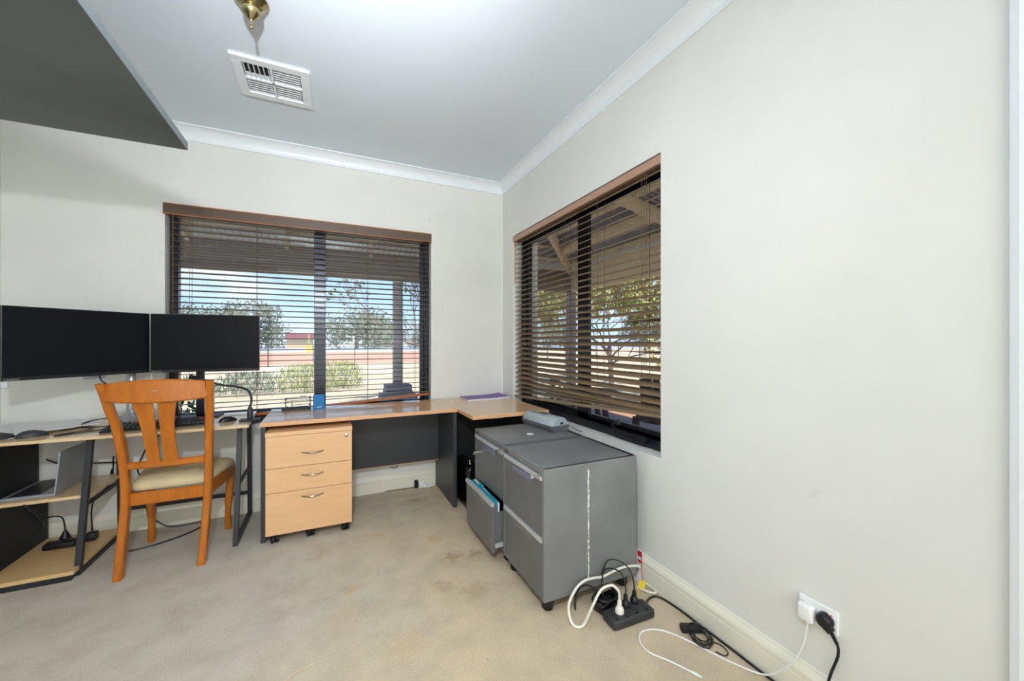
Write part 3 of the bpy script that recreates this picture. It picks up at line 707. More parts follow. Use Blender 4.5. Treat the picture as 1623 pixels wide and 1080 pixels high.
def mouse(label, x, y, rz, grey=True, s=1):
    t = thing('mouse', label, 'mouse', (x, y, CT), None, rz)
    a = MB(); rings = []
    for i in range(13):
        u = i / 12; yy = (u - .5) * .11 * s; w = .031 * s * (math.sin(PI * (.06 + .88 * u)) ** .45); h = .036 * s * (math.sin(PI * (.08 + .84 * (u ** .8))) ** .6)
        rings.append([(w * math.cos(q), yy, max(0, h * math.sin(q) ** .8 if math.sin(q) > 0 else 0)) for q in (PI * k / 12 for k in range(13))])
    a.loft(rings); a.build('shell', M['steel_dark'] if grey else M['black'], t, True, (0, 0, 0))
    MB().loft([[(dx, yy, .036 * s * (math.sin(PI * (.08 + .84 * ((yy / (.11 * s) + .5) ** .8))) ** .6) + dz) for dx, dz in ((-.004, -.004), (.004, -.004), (.003, .0035), (-.003, .0035))] for yy in (.012 * s, .020 * s, .030 * s)]).build('scroll_wheel', M['silver'], t, False, (0, 0, 0))
    return t
mouse('dark grey mouse sitting on the paper pile edge, second from the left wall', -1.412, 2.935, -1.0)
mouse('dark mouse cut off by the picture edge on the computer desk', -1.535, 2.925, -.9)
mouse('small black mouse near the right end of the computer desk', -.575, 2.985, -.9, False, .85)
for i in range(6):
    x, y = (-1.62, 3.06, ), 0
    cx, cy, rz = ((-1.60, 3.06, .1), (-1.52, 3.17, .35), (-1.48, 3.21, .15), (-1.62, 3.19, -.2), (-1.40, 3.20, .6), (-1.46, 3.12, .5))[i]
    a = MB().box(-.105, .105, -.1485, .1485, 0, .0025, mat=Matrix.Translation((cx, cy, CT + .0005 + i * .0035)) @ Matrix.Rotation(rz, 4, 'Z') @ Matrix.Rotation(.012, 4, 'X'))
    tag(a.build('paper_sheet', M['paper']), 'white paper sheet loosely piled at the left end of the computer desk', 'paper', 'papers on the computer desk')
c = MB()
c.tube(smooth_path([(-1.18, 3.25, CT + .012), (-1.25, 3.22, CT + .03), (-1.31, 3.16, CT + .02), (-1.27, 3.09, CT + .008), (-1.17, 3.08, CT + .006), (-1.13, 3.13, CT + .02), (-1.20, 3.19, CT + .035), (-1.29, 3.21, CT + .025), (-1.30, 3.12, CT + .008), (-1.22, 3.03, CT + .004), (-1.29, 2.93, CT + .004), (-1.315, 2.90, CT + .004), (-1.26, 2.91, CT + .004), (-1.16, 2.98, CT + .004), (-1.10, 3.03, CT + .006)]), .003, 6)
tag(c.build('cable', M['black'], None, True), 'coiled thin black cable on the computer desk left of the keyboard', 'cable')
pa = thing('plug_adapter', 'white plug adapter with a black end lying on the computer desk behind the chair', 'adapter', (-1.19, 3.27, CT))
B(-1.245, -1.185, 3.24, 3.29, CT, CT + .035, .004).build('body', M['plastic'], pa); B(-1.184, -1.14, 3.245, 3.285, CT, CT + .03, .004).build('plug', M['black'], pa)

# gooseneck with clamp on the desk end
gn = thing('gooseneck_lamp', 'grey gooseneck arm curving up from a clamp at the computer desk end', 'lamp', (-.46, 2.96, CT))
a = MB(); a.box(-.505, -.395, 2.915, 2.985, CT + .0005, CT + .012, .003); a.build('clamp', M['black'], gn)
MB().lathe([(.015, .012), (.017, .03), (.0165, .07), (.010, .085), (.007, .095)], (-.452, 2.95, CT), 18).build('socket', M['steel_dark'], gn, True)
c = MB(); c.tube(smooth_path([(-.452, 2.95, CT + .09), (-.445, 2.955, .86), (-.465, 2.985, .915), (-.53, 3.02, .94), (-.62, 3.045, .955), (-.70, 3.06, .985), (-.74, 3.07, 1.00)], 8), .0065, 10)
c.build('neck', M['steel_dark'], gn, True)
hd = MB(); hd.tube([(-.735, 3.07, .998), (-.79, 3.085, 1.01)], [.012, .014], 12); hd.build('head', M['black'], gn, True)

# under the computer desk
ad = thing('power_adapter', 'black power adapter on the bottom shelf of the computer desk', 'adapter', (-1.38, 3.17, .05))
B(-1.46, -1.32, 3.10, 3.17, .0505, .085, .012, 3).build('body', M['black'], ad, True)
hp = MB(); hp.lathe([(.030, 0), (.028, .02), (.014, .055), (.006, .075)], (-1.40, 3.19, .0505), 16); hp.build('plug', M['black'], ad, True)
B(-1.30, -1.25, 3.14, 3.19, .0505, .10, .01).build('plug_pack', M['black'], ad, True)
for i, pts in enumerate((
    [(-1.40, 3.19, .12), (-1.42, 3.2, .20), (-1.50, 3.22, .20), (-1.52, 3.25, .16)],
    [(-1.33, 3.20, .10), (-1.335, 3.22, .22), (-1.31, 3.25, .33), (-1.27, 3.335, .36), (-1.25, 3.338, .42)],
    [(-1.28, 3.18, .10), (-1.30, 3.24, .25), (-1.255, 3.335, .34), (-1.245, 3.339, .5)],
    [(-1.44, 2.925, .38), (-1.41, 2.92, .34), (-1.40, 2.96, .28), (-1.45, 3.1, .20), (-1.51, 3.2, .15)])):
    c = MB(); c.tube(smooth_path(pts), .0038, 6)
    tag(c.build('cable', M['black'], None, True), ('black cable looping left from the adapter on the bottom shelf', 'black cable rising behind the desk from the adapter on the bottom shelf', 'black cable beside the plug pack under the shelf', 'black cable hanging from the shelf front edge below the laptop')[i], 'cable')
for i, (x, o) in enumerate(((-1.02, .0), (-.985, .02), (-.96, .03))):
    c = MB(); c.tube(smooth_path([(x, 3.325, CT - .03), (x - .03 - o, 3.32, .60), (x - .07, 3.315, .50), (x - .10 + o, 3.32, .40), (x - .06, 3.325, .30)]), .0045, 6)
    tag(c.build('cable', M['black'], None, True), 'black cable hanging behind the chair below the computer desk top', 'cable', 'cables hanging behind the chair')
c = MB(); c.tube(smooth_path([(-1.10, 3.31, .30), (-1.06, 3.30, .12), (-.98, 3.29, .03), (-.90, 3.29, .006), (-.78, 3.31, .005), (-.74, 3.27, .005), (-.82, 3.14, .005), (-.95, 3.05, .005), (-1.06, 3.02, .005)]), .0045, 8)
tag(c.build('cable', M['black'], None, True), 'black power cable looped on the carpet under the chair', 'cable')
c = MB(); c.tube(smooth_path([(-1.545, 3.33, .52), (-1.50, 3.335, .49), (-1.44, 3.33, .475), (-1.36, 3.325, .472), (-1.20, 3.325, .46), (-1.15, 3.33, .44)]), .004, 6)
tag(c.build('cable', M['black'], None, True), 'black cable running along the wall behind the laptop', 'cable')

# ------------------------------------------------------------------ dining chair
ch = thing('dining_chair', 'honey wood dining chair with a cream seat pulled up to the computer desk', 'chair', (-.80, 2.92, 0))
def rect_sweep(path, hx, hy, mat, name, par, bev=True):
    mb = MB(); rings = []
    for i, (x, y, z) in enumerate(path):
        a, b_ = (hx[i] if isinstance(hx, (list, tuple)) else hx), (hy[i] if isinstance(hy, (list, tuple)) else hy)
        c = min(a, b_) * .35
        rings.append([(x + dx, y + dy, z) for dx, dy in ((-a + c, -b_), (a - c, -b_), (a, -b_ + c), (a, b_ - c), (a - c, b_), (-a + c, b_), (-a, b_ - c), (-a, -b_ + c))])
    mb.loft(rings); return mb.build(name, mat, par, True)
def lerp_path(keys, n=14):
    zs = [keys[0][2] + (keys[-1][2] - keys[0][2]) * i / n for i in range(n + 1)]; P = smooth_path(keys, 12); out = []
    for z in zs:
        q = min(P, key=lambda p: abs(p.z - z)); out.append((q.x, q.y, z))
    return out
lpost = lerp_path([(-.985, 2.695, 0), (-.978, 2.735, .25), (-.974, 2.748, .46), (-.986, 2.725, .70), (-1.008, 2.675, .88), (-1.026, 2.628, 1.02)])
rpost = lerp_path([(-.638, 2.695, 0), (-.626, 2.735, .25), (-.618, 2.748, .46), (-.611, 2.725, .70), (-.597, 2.675, .88), (-.588, 2.628, 1.02)])
for p in (lpost, rpost): rect_sweep(p, .0175, [.027] * 4 + [.026] * 7 + [.022] * 4, M['chair'], 'rear_leg', ch)
def rail(name, xa, xb, yf, z0f, z1f, th, bow, n=12):
    mb = MB(); rings = []
    for i in range(n + 1):
        t = i / n; x = xa + (xb - xa) * t; s_ = 4 * t * (1 - t); y = yf - bow * s_
        z0, z1 = z0f(t), z1f(t); c = th * .3
        rings.append([(x, y - th / 2 + c, z0), (x, y + th / 2 - c, z0), (x, y + th / 2, z0 + c), (x, y + th / 2, z1 - c), (x, y + th / 2 - c, z1), (x, y - th / 2 + c, z1), (x, y - th / 2, z1 - c), (x, y - th / 2, z0 + c)])
    mb.loft(rings); return mb.build(name, M['chair'], ch, True)
crest = rail('crest_rail', -1.014, -.600, 2.640, lambda t: .925 - .012 * 4 * t * (1 - t), lambda t: 1.018 + .018 * 4 * t * (1 - t), .024, .028)
B(-.818, -.802, 2.5975, 2.602, .976, .981, .001).build('badge', M['chrome'], crest)
rail('back_rail', -.968, -.622, 2.735, lambda t: .552, lambda t: .590, .022, .012)
def splat(keys, name='splat'):
    mb = MB(); rings = []; K = 14
    for i in range(K + 1):
        t = i / K; z = .585 + (.925 - .585) * t; y = 2.724 - .085 * t ** 1.4 - .012 * math.sin(PI * t) - .012
        xl = keys[0](t); xr = keys[1](t); rings.append([(xl, y - .006, z), (xr, y - .006, z), (xr, y + .006, z), (xl, y + .006, z)])
    mb.loft(rings); mb.build(name, M['chair'], ch, True)
splat((lambda t: -.874 - .006 * t - .032 * t ** 3, lambda t: -.821 - .006 * t))
splat((lambda t: -.805 - .003 * t, lambda t: -.742 + .004 * t - .010 * math.sin(PI * t) + .010 * t ** 3))
rail('seat_rail', -.965, -.628, 2.752, lambda t: .352, lambda t: .420, .022, 0)
for xa, xb in ((-.972, -1.012), (-.622, -.572)):
    mb = MB(); mb.bar((xa, 2.77, .388), (xb, 3.12, .388), .022, .066); mb.build('seat_rail', M['chair'], ch)
rail('seat_rail', -1.005, -.578, 3.135, lambda t: .352, lambda t: .420, .022, -.015)
for x, sx in ((-.993, -1), (-.592, 1)):
    rect_sweep(lerp_path([(x - .004 * sx, 3.125, 0), (x - .008 * sx, 3.122, .10), (x, 3.128, .25), (x + .008 * sx, 3.132, .36), (x + .008 * sx, 3.128, .42)]), [.016] * 6 + [.02] * 9, [.016] * 6 + [.02] * 9, M['chair'], 'front_leg', ch)
# seat cushion: rounded trapezoid that domes up
mb = MB(); rings = []
def outline(g, z):
    pts = []
    corners = [(-.972, 2.775), (-.624, 2.775), (-.555, 3.145), (-1.030, 3.145)]
    cx = sum(p[0] for p in corners) / 4; cy = sum(p[1] for p in corners) / 4; rr = .05
    for i in range(4):
        p = Vector(corners[i]); a = (Vector(corners[i - 1]) - p).normalized(); b_ = (Vector(corners[(i + 1) % 4]) - p).normalized()
        for k in range(6):
            t = k / 5; q = (p + a * rr) * (1 - t) ** 2 + p * 2 * t * (1 - t) + (p + b_ * rr) * t * t
            pts.append((cx + (q.x - cx) * g, cy + (q.y - cy) * g, z))
    return pts
for g, z in ((.97, .420), (1.0, .428), (1.0, .440), (.97, .456), (.88, .470), (.70, .480), (.45, .485), (.15, .487)): rings.append(outline(g, z))
mb.loft(rings); mb.build('seat_cushion', M['seat'], ch, True)

# ------------------------------------------------------------------ right wall: outlet, charger, plug, cords
ol = thing('power_outlet', 'white double power outlet low on the right wall', 'outlet', (RW, .747, .33))
B(RW - .010, RW, .688, .806, .285, .363, .004).build('face_plate', M['plastic'], ol)
for y in (.790, .706):
    sw = B(RW - .0135, RW - .009, y - .010, y + .010, .338, .350, .0015).build('switch', M['plastic'], ol)
    B(RW - .0138, RW - .0132, y - .003, y + .003, .342, .347).build('indicator', M['red'], sw)
cg = thing('phone_charger', 'white square charger plugged into the power outlet', 'charger', (RW - .03, .772, .32))
B(RW - .040, RW - .011, .748, .796, .292, .348, .008, 3).build('body', M['plastic'], cg, True)
c = MB(); c.tube([(RW - .026, .768, .293), (RW - .027, .768, .275)], [.004, .003], 10); c.build('strain_relief', M['plastic'], cg, True)
c = MB(); c.tube(smooth_path([(RW - .027, .768, .278), (RW - .032, .778, .21), (RW - .034, .808, .13), (RW - .036, .855, .06), (1.435, .91, .012), (1.39, 1.005, .004), (1.345, 1.12, .004), (1.30, 1.21, .004), (1.25, 1.255, .004), (1.19, 1.262, .004), (1.148, 1.22, .004), (1.146, 1.165, .004), (1.183, 1.105, .004), (1.205, 1.06, .004), (1.222, 1.025, .004)], 8), .0031, 8)
c.build('cable', M['plastic'], cg, True)
c = MB(); c.tube([(1.219, 1.031, .005), (1.2265, 1.012, .005), (1.229, 1.006, .005), (1.232, .998, .005)], [.0045, .0048, .003, .0028], 10); c.build('connector', M['plastic'], cg, True)
bk = thing('power_plug', 'black angled mains plug in the power outlet with a drooping lead', 'plug', (RW - .03, .712, .32))
T = Matrix.Rotation(-PI / 2, 4, 'Y')
MB().lathe([(.024, 0), (.024, .010), (.019, .022), (.012, .026), (0, .026)], (RW - .0105, .722, .322), 24, T).build('body', M['black'], bk, True)
c = MB(); c.loft([[(RW - .012 - dx, .722 + dy, .322 + dz) for dx, dy, dz in ((0, -.012, .012), (.026, -.010, .010), (.026, .010, -.010), (0, .012, -.012))] for _ in (0,)] + [[(RW - .016 - dx, .700 + dy, .298 + dz) for dx, dy, dz in ((0, -.006, .007), (.016, -.005, .006), (.016, .005, -.006), (0, .006, -.007))]])
c.build('neck', M['black'], bk)
c = MB()
for k in range(7): c.lathe([(.0075 - .0004 * k, -.0015), (.0075 - .0004 * k, .0015)], (RW - .024, .700 - .0025 * k, .297 - .0042 * k), 10, Matrix.Rotation(.55, 4, 'X'))
c.build('strain_relief', M['black'], bk)
c = MB(); c.tube(smooth_path([(RW - .024, .700, .298), (RW - .024, .684, .272), (RW - .024, .682, .24), (RW - .024, .692, .20), (RW - .024, .703, .16), (RW - .028, .71, .11), (RW - .03, .705, .05), (RW - .05, .69, .006), (RW - .10, .64, .005)]), .0042, 8); c.build('lead', M['black'], bk, True)

# power board with three plugs
pbx = Matrix.Translation((1.205, 1.352, 0)) @ Matrix.Rotation(math.radians(-2), 4, 'Z')
pb = thing('power_board', 'charcoal power board on the carpet beside the filing cabinet', 'power board', (1.205, 1.352, 0))
def pbp(x, y, z): return pbx @ Vector((x, y, z))
MB().box(-.112, .112, -.045, .045, 0, .042, .012, 4, mat=pbx).build('case', M['steel_dark'], pb, True)
k = MB()
for x in (-.075, .02, .075):
    for dx, a in ((-.008, .5), (.008, -.5)): k.box(-.0012, .0012, -.005, .005, 0, .0004, mat=pbx @ Matrix.Translation((x + dx, -.008, .0419)) @ Matrix.Rotation(a, 4, 'Z'))
k.build('socket_slots', M['slotdark'], pb)
k = MB()
for x in (-.085, -.035, .02, .075): k.box(x - .006, x + .006, -.036, -.026, .0415, .046, .001, mat=pbx)
k.build('switches', M['black'], pb)
c = MB(); c.tube(smooth_path([pbp(.112, .01, .02), (1.35, 1.392, .012), (1.40, 1.413, .006), (1.437, 1.395, .005), (1.452, 1.30, .005), (1.452, 1.19, .005), (1.453, 1.06, .005), (1.452, .9, .005), (1.452, .72, .005)]), .0045, 8); c.build('cord', M['black'], pb, True)
def plug(name, label, x, y, mat, cat, cable):
    t = thing(name, label, cat, pbp(x, y, .042))
    p = pbp(x, y, .0425)
    MB().lathe([(.019, 0), (.019, .012), (.016, .022), (.010, .028), (.009, .050), (.006, .056)], p, 18).build('body', mat, t, True)
    c = MB(); c.tube(smooth_path([p + Vector((0, 0, .05))] + cable, 8), .0058 if mat is M['white_cord'] else .003, 8); c.build('cord', mat, t, True)
plug('mains_plug', 'white mains plug in the power board with a thick white looping cord', -.05, .0, M['white_cord'], 'plug',
     [(1.153, 1.356, .133), (1.131, 1.362, .159), (1.112, 1.366, .165), (1.082, 1.37, .161), (1.06, 1.374, .143), (1.037, 1.378, .104), (1.018, 1.385, .062), (1.0, 1.396, .014), (.974, 1.394, .007), (.956, 1.417, .007), (.952, 1.44, .03), (.958, 1.455, .07), (.986, 1.47, .096), (1.027, 1.485, .117), (1.071, 1.49, .129), (1.123, 1.492, .126), (1.171, 1.493, .119), (1.228, 1.493, .127), (1.29, 1.493, .133), (1.346, 1.494, .127), (1.392, 1.494, .115), (1.42, 1.512, .085), (1.43, 1.54, .04), (1.444, 1.535, .008), (1.452, 1.49, .008), (1.452, 1.445, .008), (1.44, 1.427, .008), (1.42, 1.436, .008), (1.397, 1.475, .008), (1.388, 1.497, .008)])
plug('mains_plug', 'black mains plug in the middle of the power board next to the white one', .0, .02, M['black'], 'plug',
     [(1.205, 1.373, .14), (1.205, 1.40, .175), (1.19, 1.44, .18), (1.17, 1.48, .155), (1.165, 1.49, .07), (1.16, 1.47, .035)])
plug('mains_plug', 'black mains plug in the power board nearest the wall, by the yellow tag', .055, .028, M['black'], 'plug',
     [(1.26, 1.383, .14), (1.258, 1.41, .18), (1.235, 1.45, .20), (1.20, 1.49, .19), (1.17, 1.497, .13)])
tg = MB(); tg.loft([[(1.308 + dx, 1.405, z), (1.311 + dx, 1.407, z)] + [(1.335 + dx, 1.388, z + .004), (1.332 + dx, 1.386, z + .004)] for dx, z in ((0, .075), (.004, .112))]); tg.box(1.309, 1.314, 1.40, 1.404, .045, .08)
tag(tg.build('cable_tag', M['yellow']), 'yellow tag on a lead behind the power board', 'tag')
a2 = thing('power_brick', 'glossy black power brick with a green light between cabinet and power board', 'adapter', (1.17, 1.455, 0))
TB = Matrix.Translation((1.165, 1.456, 0)) @ Matrix.Rotation(math.radians(12), 4, 'Z')
MB().box(-.065, .065, -.036, .036, 0, .045, .008, 3, mat=TB).build('body', M['case'], a2, True)
MB().tube(smooth_path([TB @ Vector(p) for p in ((-.07, -.03, .05), (-.075, .02, .055), (0, .04, .06), (.06, .02, .06), (.065, -.03, .055), (0, -.042, .058), (-.055, -.036, .065), (-.062, .01, .07), (.0, .03, .072))]), .004, 6).build('lead', M['black'], a2, True)
B(1.212, 1.216, 1.438, 1.442, .074, .078).build('green_led', M['led'], a2)
B(1.20, 1.23, 1.43, 1.47, .045, .074, .005).build('plug_top', M['black'], a2)
c = MB(); c.tube(smooth_path([(1.02, 1.497, .006), (1.015, 1.49, .06), (1.04, 1.488, .105), (1.085, 1.486, .105), (1.12, 1.47, .08), (1.13, 1.46, .058)]), .0042, 8)
tag(c.build('lead', M['black'], None, True), 'short black lead arching against the cabinet left of the power brick', 'lead')

# black charger with bundled lead on the carpet
bd = thing('bundled_charger', 'small black charger with its lead bundled up on the carpet by the baseboard', 'charger', (1.41, 1.16, 0))
B(-.045, .045, -.018, .018, 0, .026, .006, mat=Matrix.Translation((1.395, 1.182, 0)) @ Matrix.Rotation(-.45, 4, 'Z')).build('body', M['black'], bd, True)
c = MB(); pts = []
for k in range(46):
    a = k * .78; pts.append((1.39 + .035 * math.cos(a) + .012 * math.sin(a * .37), 1.15 + .040 * math.sin(a) - .0008 * k, .006 + .024 * abs(math.sin(a * .5 + 1)) * (1 - k / 70)))
pts += [(1.415, 1.10, .004), (1.435, 1.07, .004), (1.425, 1.035, .004), (1.40, 1.03, .004), (1.385, 1.06, .004)]
c.tube(smooth_path(pts, 4), .0024, 6); c.build('lead', M['black'], bd, True)
# red and white sheet behind the cabinet
rp = thing('printed_sheet', 'white sheet with red print leaning between the filing cabinet and wall', 'paper', (1.44, 1.52, 0))
a = MB(); a.loft([[(1.428, 1.50, .002), (1.430, 1.50, .002), (1.430, 1.60, .002), (1.428, 1.60, .002)], [(1.455, 1.535, .155), (1.457, 1.535, .155), (1.457, 1.62, .155), (1.455, 1.62, .155)]]); a.build('sheet', M['paper'], rp)
a = MB()
for t0, t1 in ((.62, .70), (.80, .95)):
    f = lambda t, y0: (1.428 + .027 * t - .0012, 1.50 + .035 * t + y0, .002 + .153 * t)
    a.loft([[f(t0, .001), f(t0, .03), tuple(Vector(f(t0, .03)) + Vector((.0008, 0, 0))), tuple(Vector(f(t0, .001)) + Vector((.0008, 0, 0)))], [f(t1, .001), f(t1, .03), tuple(Vector(f(t1, .03)) + Vector((.0008, 0, 0))), tuple(Vector(f(t1, .001)) + Vector((.0008, 0, 0)))]])
f = lambda t, y0: (1.428 + .027 * t - .0012, 1.50 + .035 * t + y0, .002 + .153 * t)
a.loft([[f(t, -.0005), f(t, .005), (f(t, .005)[0] + .0008,) + f(t, .005)[1:], (f(t, -.0005)[0] + .0008,) + f(t, -.0005)[1:]] for t in (0, .99)])
a.build('red_print', M['red'], rp)

# bits on the back baseboard under the desk, straw on the carpet
ph = thing('phone_socket', 'small black phone adapter standing at the baseboard under the office desk', 'adapter', (.667, BW - .03, 0))
B(.653, .682, BW - .050, BW - .019, 0, .062, .003).build('body', M['black'], ph)
c = MB(); c.tube(smooth_path([(.655, BW - .035, .006), (.60, BW - .03, .004), (.50, BW - .028, .004), (.42, BW - .024, .004)]), .0025, 6); c.build('lead', M['black'], ph, True)
pbg = MB(); rings = []
for i in range(9):
    t = i / 8; x = .69 + .13 * t; rings.append([(x, BW - .022, .0), (x, BW - .06 + .01 * math.sin(9 * t), .0), (x, BW - .05, .010 + .008 * math.sin(13 * t) ** 2), (x, BW - .024, .038 * (1 - t) + .006 + .005 * math.sin(7 * t))])
tag(pbg.loft(rings).build('plastic_bag', M['plastic']), 'crumpled pale plastic bag at the baseboard beside the black phone adapter', 'bag')
hk = MB(); hk.tube(smooth_path([(.47, BW - .004, .196), (.475, BW - .012, .186), (.495, BW - .016, .182), (.515, BW - .012, .188), (.52, BW - .004, .20)]), .003, 6); hk.lathe([(.006, 0), (.006, .004), (0, .004)], (.515, BW, .200), 10, Matrix.Rotation(PI / 2, 4, 'X'))
tag(hk.build('wall_hook', M['chrome'], None, True), 'little metal hook on the back wall below the desk panel', 'hook')
tag(MB().tube([(-.142, 1.632, .003), (-.10, 1.655, .006), (-.052, 1.672, .003)], .0016, 5).build('straw', M['pale']), 'thin dry straw lying alone on the carpet', 'straw')
so = thing('wall_socket', 'small white socket on the back wall under the inward turned monitor', 'socket', (-1.70, BW, .98))
B(-1.746, -1.718, BW - .012, BW, .955, 1.03, .003).build('plate', M['plastic'], so)

# ------------------------------------------------------------------ outside: verandah
GZ = -.15
struct(B(-90, 160, 3.62, 260, GZ - .3, GZ).build('ground', M['ground']))
g2 = B(1.74, 160, -90, 3.62, GZ - .3, GZ).build('ground', M['ground']); struct(g2)
struct(B(-8, 4.7, 3.62, 6.2, GZ, GZ + .07, .01).build('verandah_paving', M['paving']))
struct(B(4.71, 6.0, -4, 6.6, GZ, GZ + .02).build('red_soil_ground', M['red_soil']))
struct(B(1.74, 4.7, -4, 3.62, GZ, GZ + .07, .01).build('verandah_paving', M['paving']))
struct(B(-60, 12.5, 27, 52, GZ, GZ + .02).build('red_soil_ground', M['red_soil'])); struct(B(-90, 160, 64, 150, GZ, GZ + .03).build('road', M['road']))
VX, VY, BZ, BT = 4.0, 6.0, 2.13, 2.50
HX, HY, RZ = RW + .25, BW + .25, 3.12
struct(B(-8, VX + .08, VY - .04, VY + .05, BZ, BT, .004).build('verandah_beam', M['beam']))
struct(B(VX - .04, VX + .05, -4, VY - .04, BZ, BT, .004).build('verandah_beam', M['rafter']))
def roof(name, quad, mat):
    mb = MB(); up = Vector((0, 0, .03)); mb.loft([[Vector(p) for p in quad], [Vector(p) + up for p in quad]]); return struct(mb.build(name, mat))
EZ = BT + .09
roof('verandah_roof', ((-8, HY, RZ), (HX, HY, RZ), (VX + .35, VY + .35, EZ - .06), (-8, VY + .35, EZ - .06)), M['roof'])
roof('verandah_roof', ((HX, -4, RZ), (VX + .35, -4, EZ - .06), (VX + .35, VY + .35, EZ - .06), (HX, HY, RZ)), M['roof2'])
slope = lambda d, run: RZ - (RZ - EZ) * d / run
def rafters():
    r = MB()
    for x in (-2.6, -1.55, -.5, .55, 1.45): r.bar((x, HY, RZ - .10), (x, VY, EZ - .08), .045, .12)
    struct(r.build('verandah_rafters', M['rafter']))
    r = MB()
    for y in (-1.2, -.3, .6, 1.5, 2.4, 3.3): r.bar((HX, y, RZ - .10), (VX, y, EZ - .08), .05, .14)
    r.bar((HX, HY, RZ - .11), (VX, VY, EZ - .09), .06, .16)
    for x in (2.55, 3.3): r.bar((x, 3.3, slope(x - HX, VX - HX) - .10), (x, HY + (x - HX), slope(x - HX, VX - HX) - .10), .05, .12)
    struct(r.build('verandah_rafters', M['rafter']))
    b = MB()
    for d in (.35, .8, 1.25, 1.7, 2.1):
        b.bar((HX + d, -4, slope(d, VX - HX) - .022), (HX + d, HY + d, slope(d, VX - HX) - .022), .06, .03)
        b.bar((-8, HY + d, slope(d, VY - HY) - .022), (HX + d, HY + d, slope(d, VY - HY) - .022), .06, .03)
    struct(b.build('verandah_battens', M['rafter']))
rafters()
def post(label, x, y, pier):
    t = thing('verandah_post', label, 'post', (x, y, GZ + .07))
    B(x - .065, x + .065, y - .065, y + .065, GZ + .07, BZ, .006).build('shaft', M['post'], t)
    if pier:
        B(x - .19, x + .19, y - .19, y + .19, GZ + .0705, .52, .012).build('pier', M['brick'], t)
        B(x - .25, x + .25, y - .25, y + .25, .36, .46, .012).build('pier_cap', M['brick'], t)
        B(x - .18, x + .18, y - .18, y + .18, .52, .60, .012).build('pier_top', M['brick'], t)
post('grey verandah post on a stepped block pier outside the wide window', .93, VY, True)
post('pale grey corner verandah post seen through the crooked blind', VX, VY, False)

# timber armchair and round stool on the verandah
oc = thing('outdoor_chair', 'dark timber barrel armchair on the verandah outside the right window', 'chair', (3.55, 3.35, GZ + .07))
z0 = GZ + .07
for sx, sy in ((-.25, -.25), (.25, -.25), (-.25, .25), (.25, .25)): MB().bar((3.55 + sx, 3.35 + sy, z0), (3.55 + sx * .95, 3.35 + sy * .95, z0 + .42), .06, .06, (0, 1, 0)).build('leg', M['dark_timber'], oc)
MB().lathe([(.33, .40), (.34, .42), (.34, .46), (.32, .47), (0, .47)], (3.55, 3.35, z0), 28).build('seat', M['dark_timber'], oc)
bk_ = MB()
for k in range(13):
    a = math.radians(-95 + k * 190 / 12); bk_.bar((3.55 + .33 * math.cos(a), 3.35 + .33 * math.sin(a), z0 + .44), (3.55 + .36 * math.cos(a), 3.35 + .36 * math.sin(a), z0 + .86 + .06 * math.cos(a)), .085, .02, (math.cos(a), math.sin(a), 0))
bk_.build('backrest', M['dark_timber'], oc)
ot = thing('outdoor_table', 'dark round topped timber table on the verandah outside the right window', 'table', (2.95, 4.05, z0))
MB().lathe([(0, .66), (.36, .66), (.37, .68), (.36, .70), (.2, .705), (0, .705)], (2.95, 4.05, z0), 32).build('table_top', M['dark_timber'], ot, True)
for a in (.4, 2.0, 3.6, 5.2): MB().bar((2.95 + .30 * math.cos(a), 4.05 + .30 * math.sin(a), z0), (2.95 + .20 * math.cos(a), 4.05 + .20 * math.sin(a), z0 + .665), .05, .05, (1, 0, 0)).build('leg', M['dark_timber'], ot)

# ------------------------------------------------------------------ outside: plants
def leaf(mb, p, d, L_, w):
    d = Vector(d).normalized(); s = d.cross(Vector((random.uniform(-1, 1), random.uniform(-1, 1), random.uniform(-1, 1)))); s.normalize(); n = d.cross(s)
    p = Vector(p); q = [p, p + d * L_ * .5 + s * w / 2 + n * w * .1, p + d * L_, p + d * L_ * .5 - s * w / 2 + n * w * .1]
    mb._f([mb.bm.verts.new(x) for x in q])
def branch(tb, lf_, p, d, L_, r, depth, leafp, lsize, spread, up):
    pts = [Vector(p)]; dd = Vector(d).normalized()
    for i in range(4):
        dd = (dd + Vector((random.uniform(-1, 1), random.uniform(-1, 1), random.uniform(-.6, 1) * up)) * .18).normalized(); pts.append(pts[-1] + dd * L_ / 4)
    tb.tube(pts, [r, r * .9, r * .8, r * .7, r * .58], 6 if r > .012 else 4, cap=False)
    if depth == 0 or depth == 1:
        for q in pts[1:]:
            for _ in range(4):
                if random.random() < leafp * .7: leaf(lf_, q, (random.uniform(-1, 1), random.uniform(-1, 1), random.uniform(-1, .3)), lsize * random.uniform(.7, 1.3), lsize * .6)
    if depth > 0:
        for k in range(3 if depth > 1 else 4):
            q = pts[random.choice((2, 3, 4, 4))]; nd = (dd + Vector((random.uniform(-1, 1), random.uniform(-1, 1), random.uniform(-.5, .9))) * spread).normalized()
            branch(tb, lf_, q, nd, L_ * random.uniform(.6, .82), r * .58, depth - 1, leafp, lsize, spread, up)
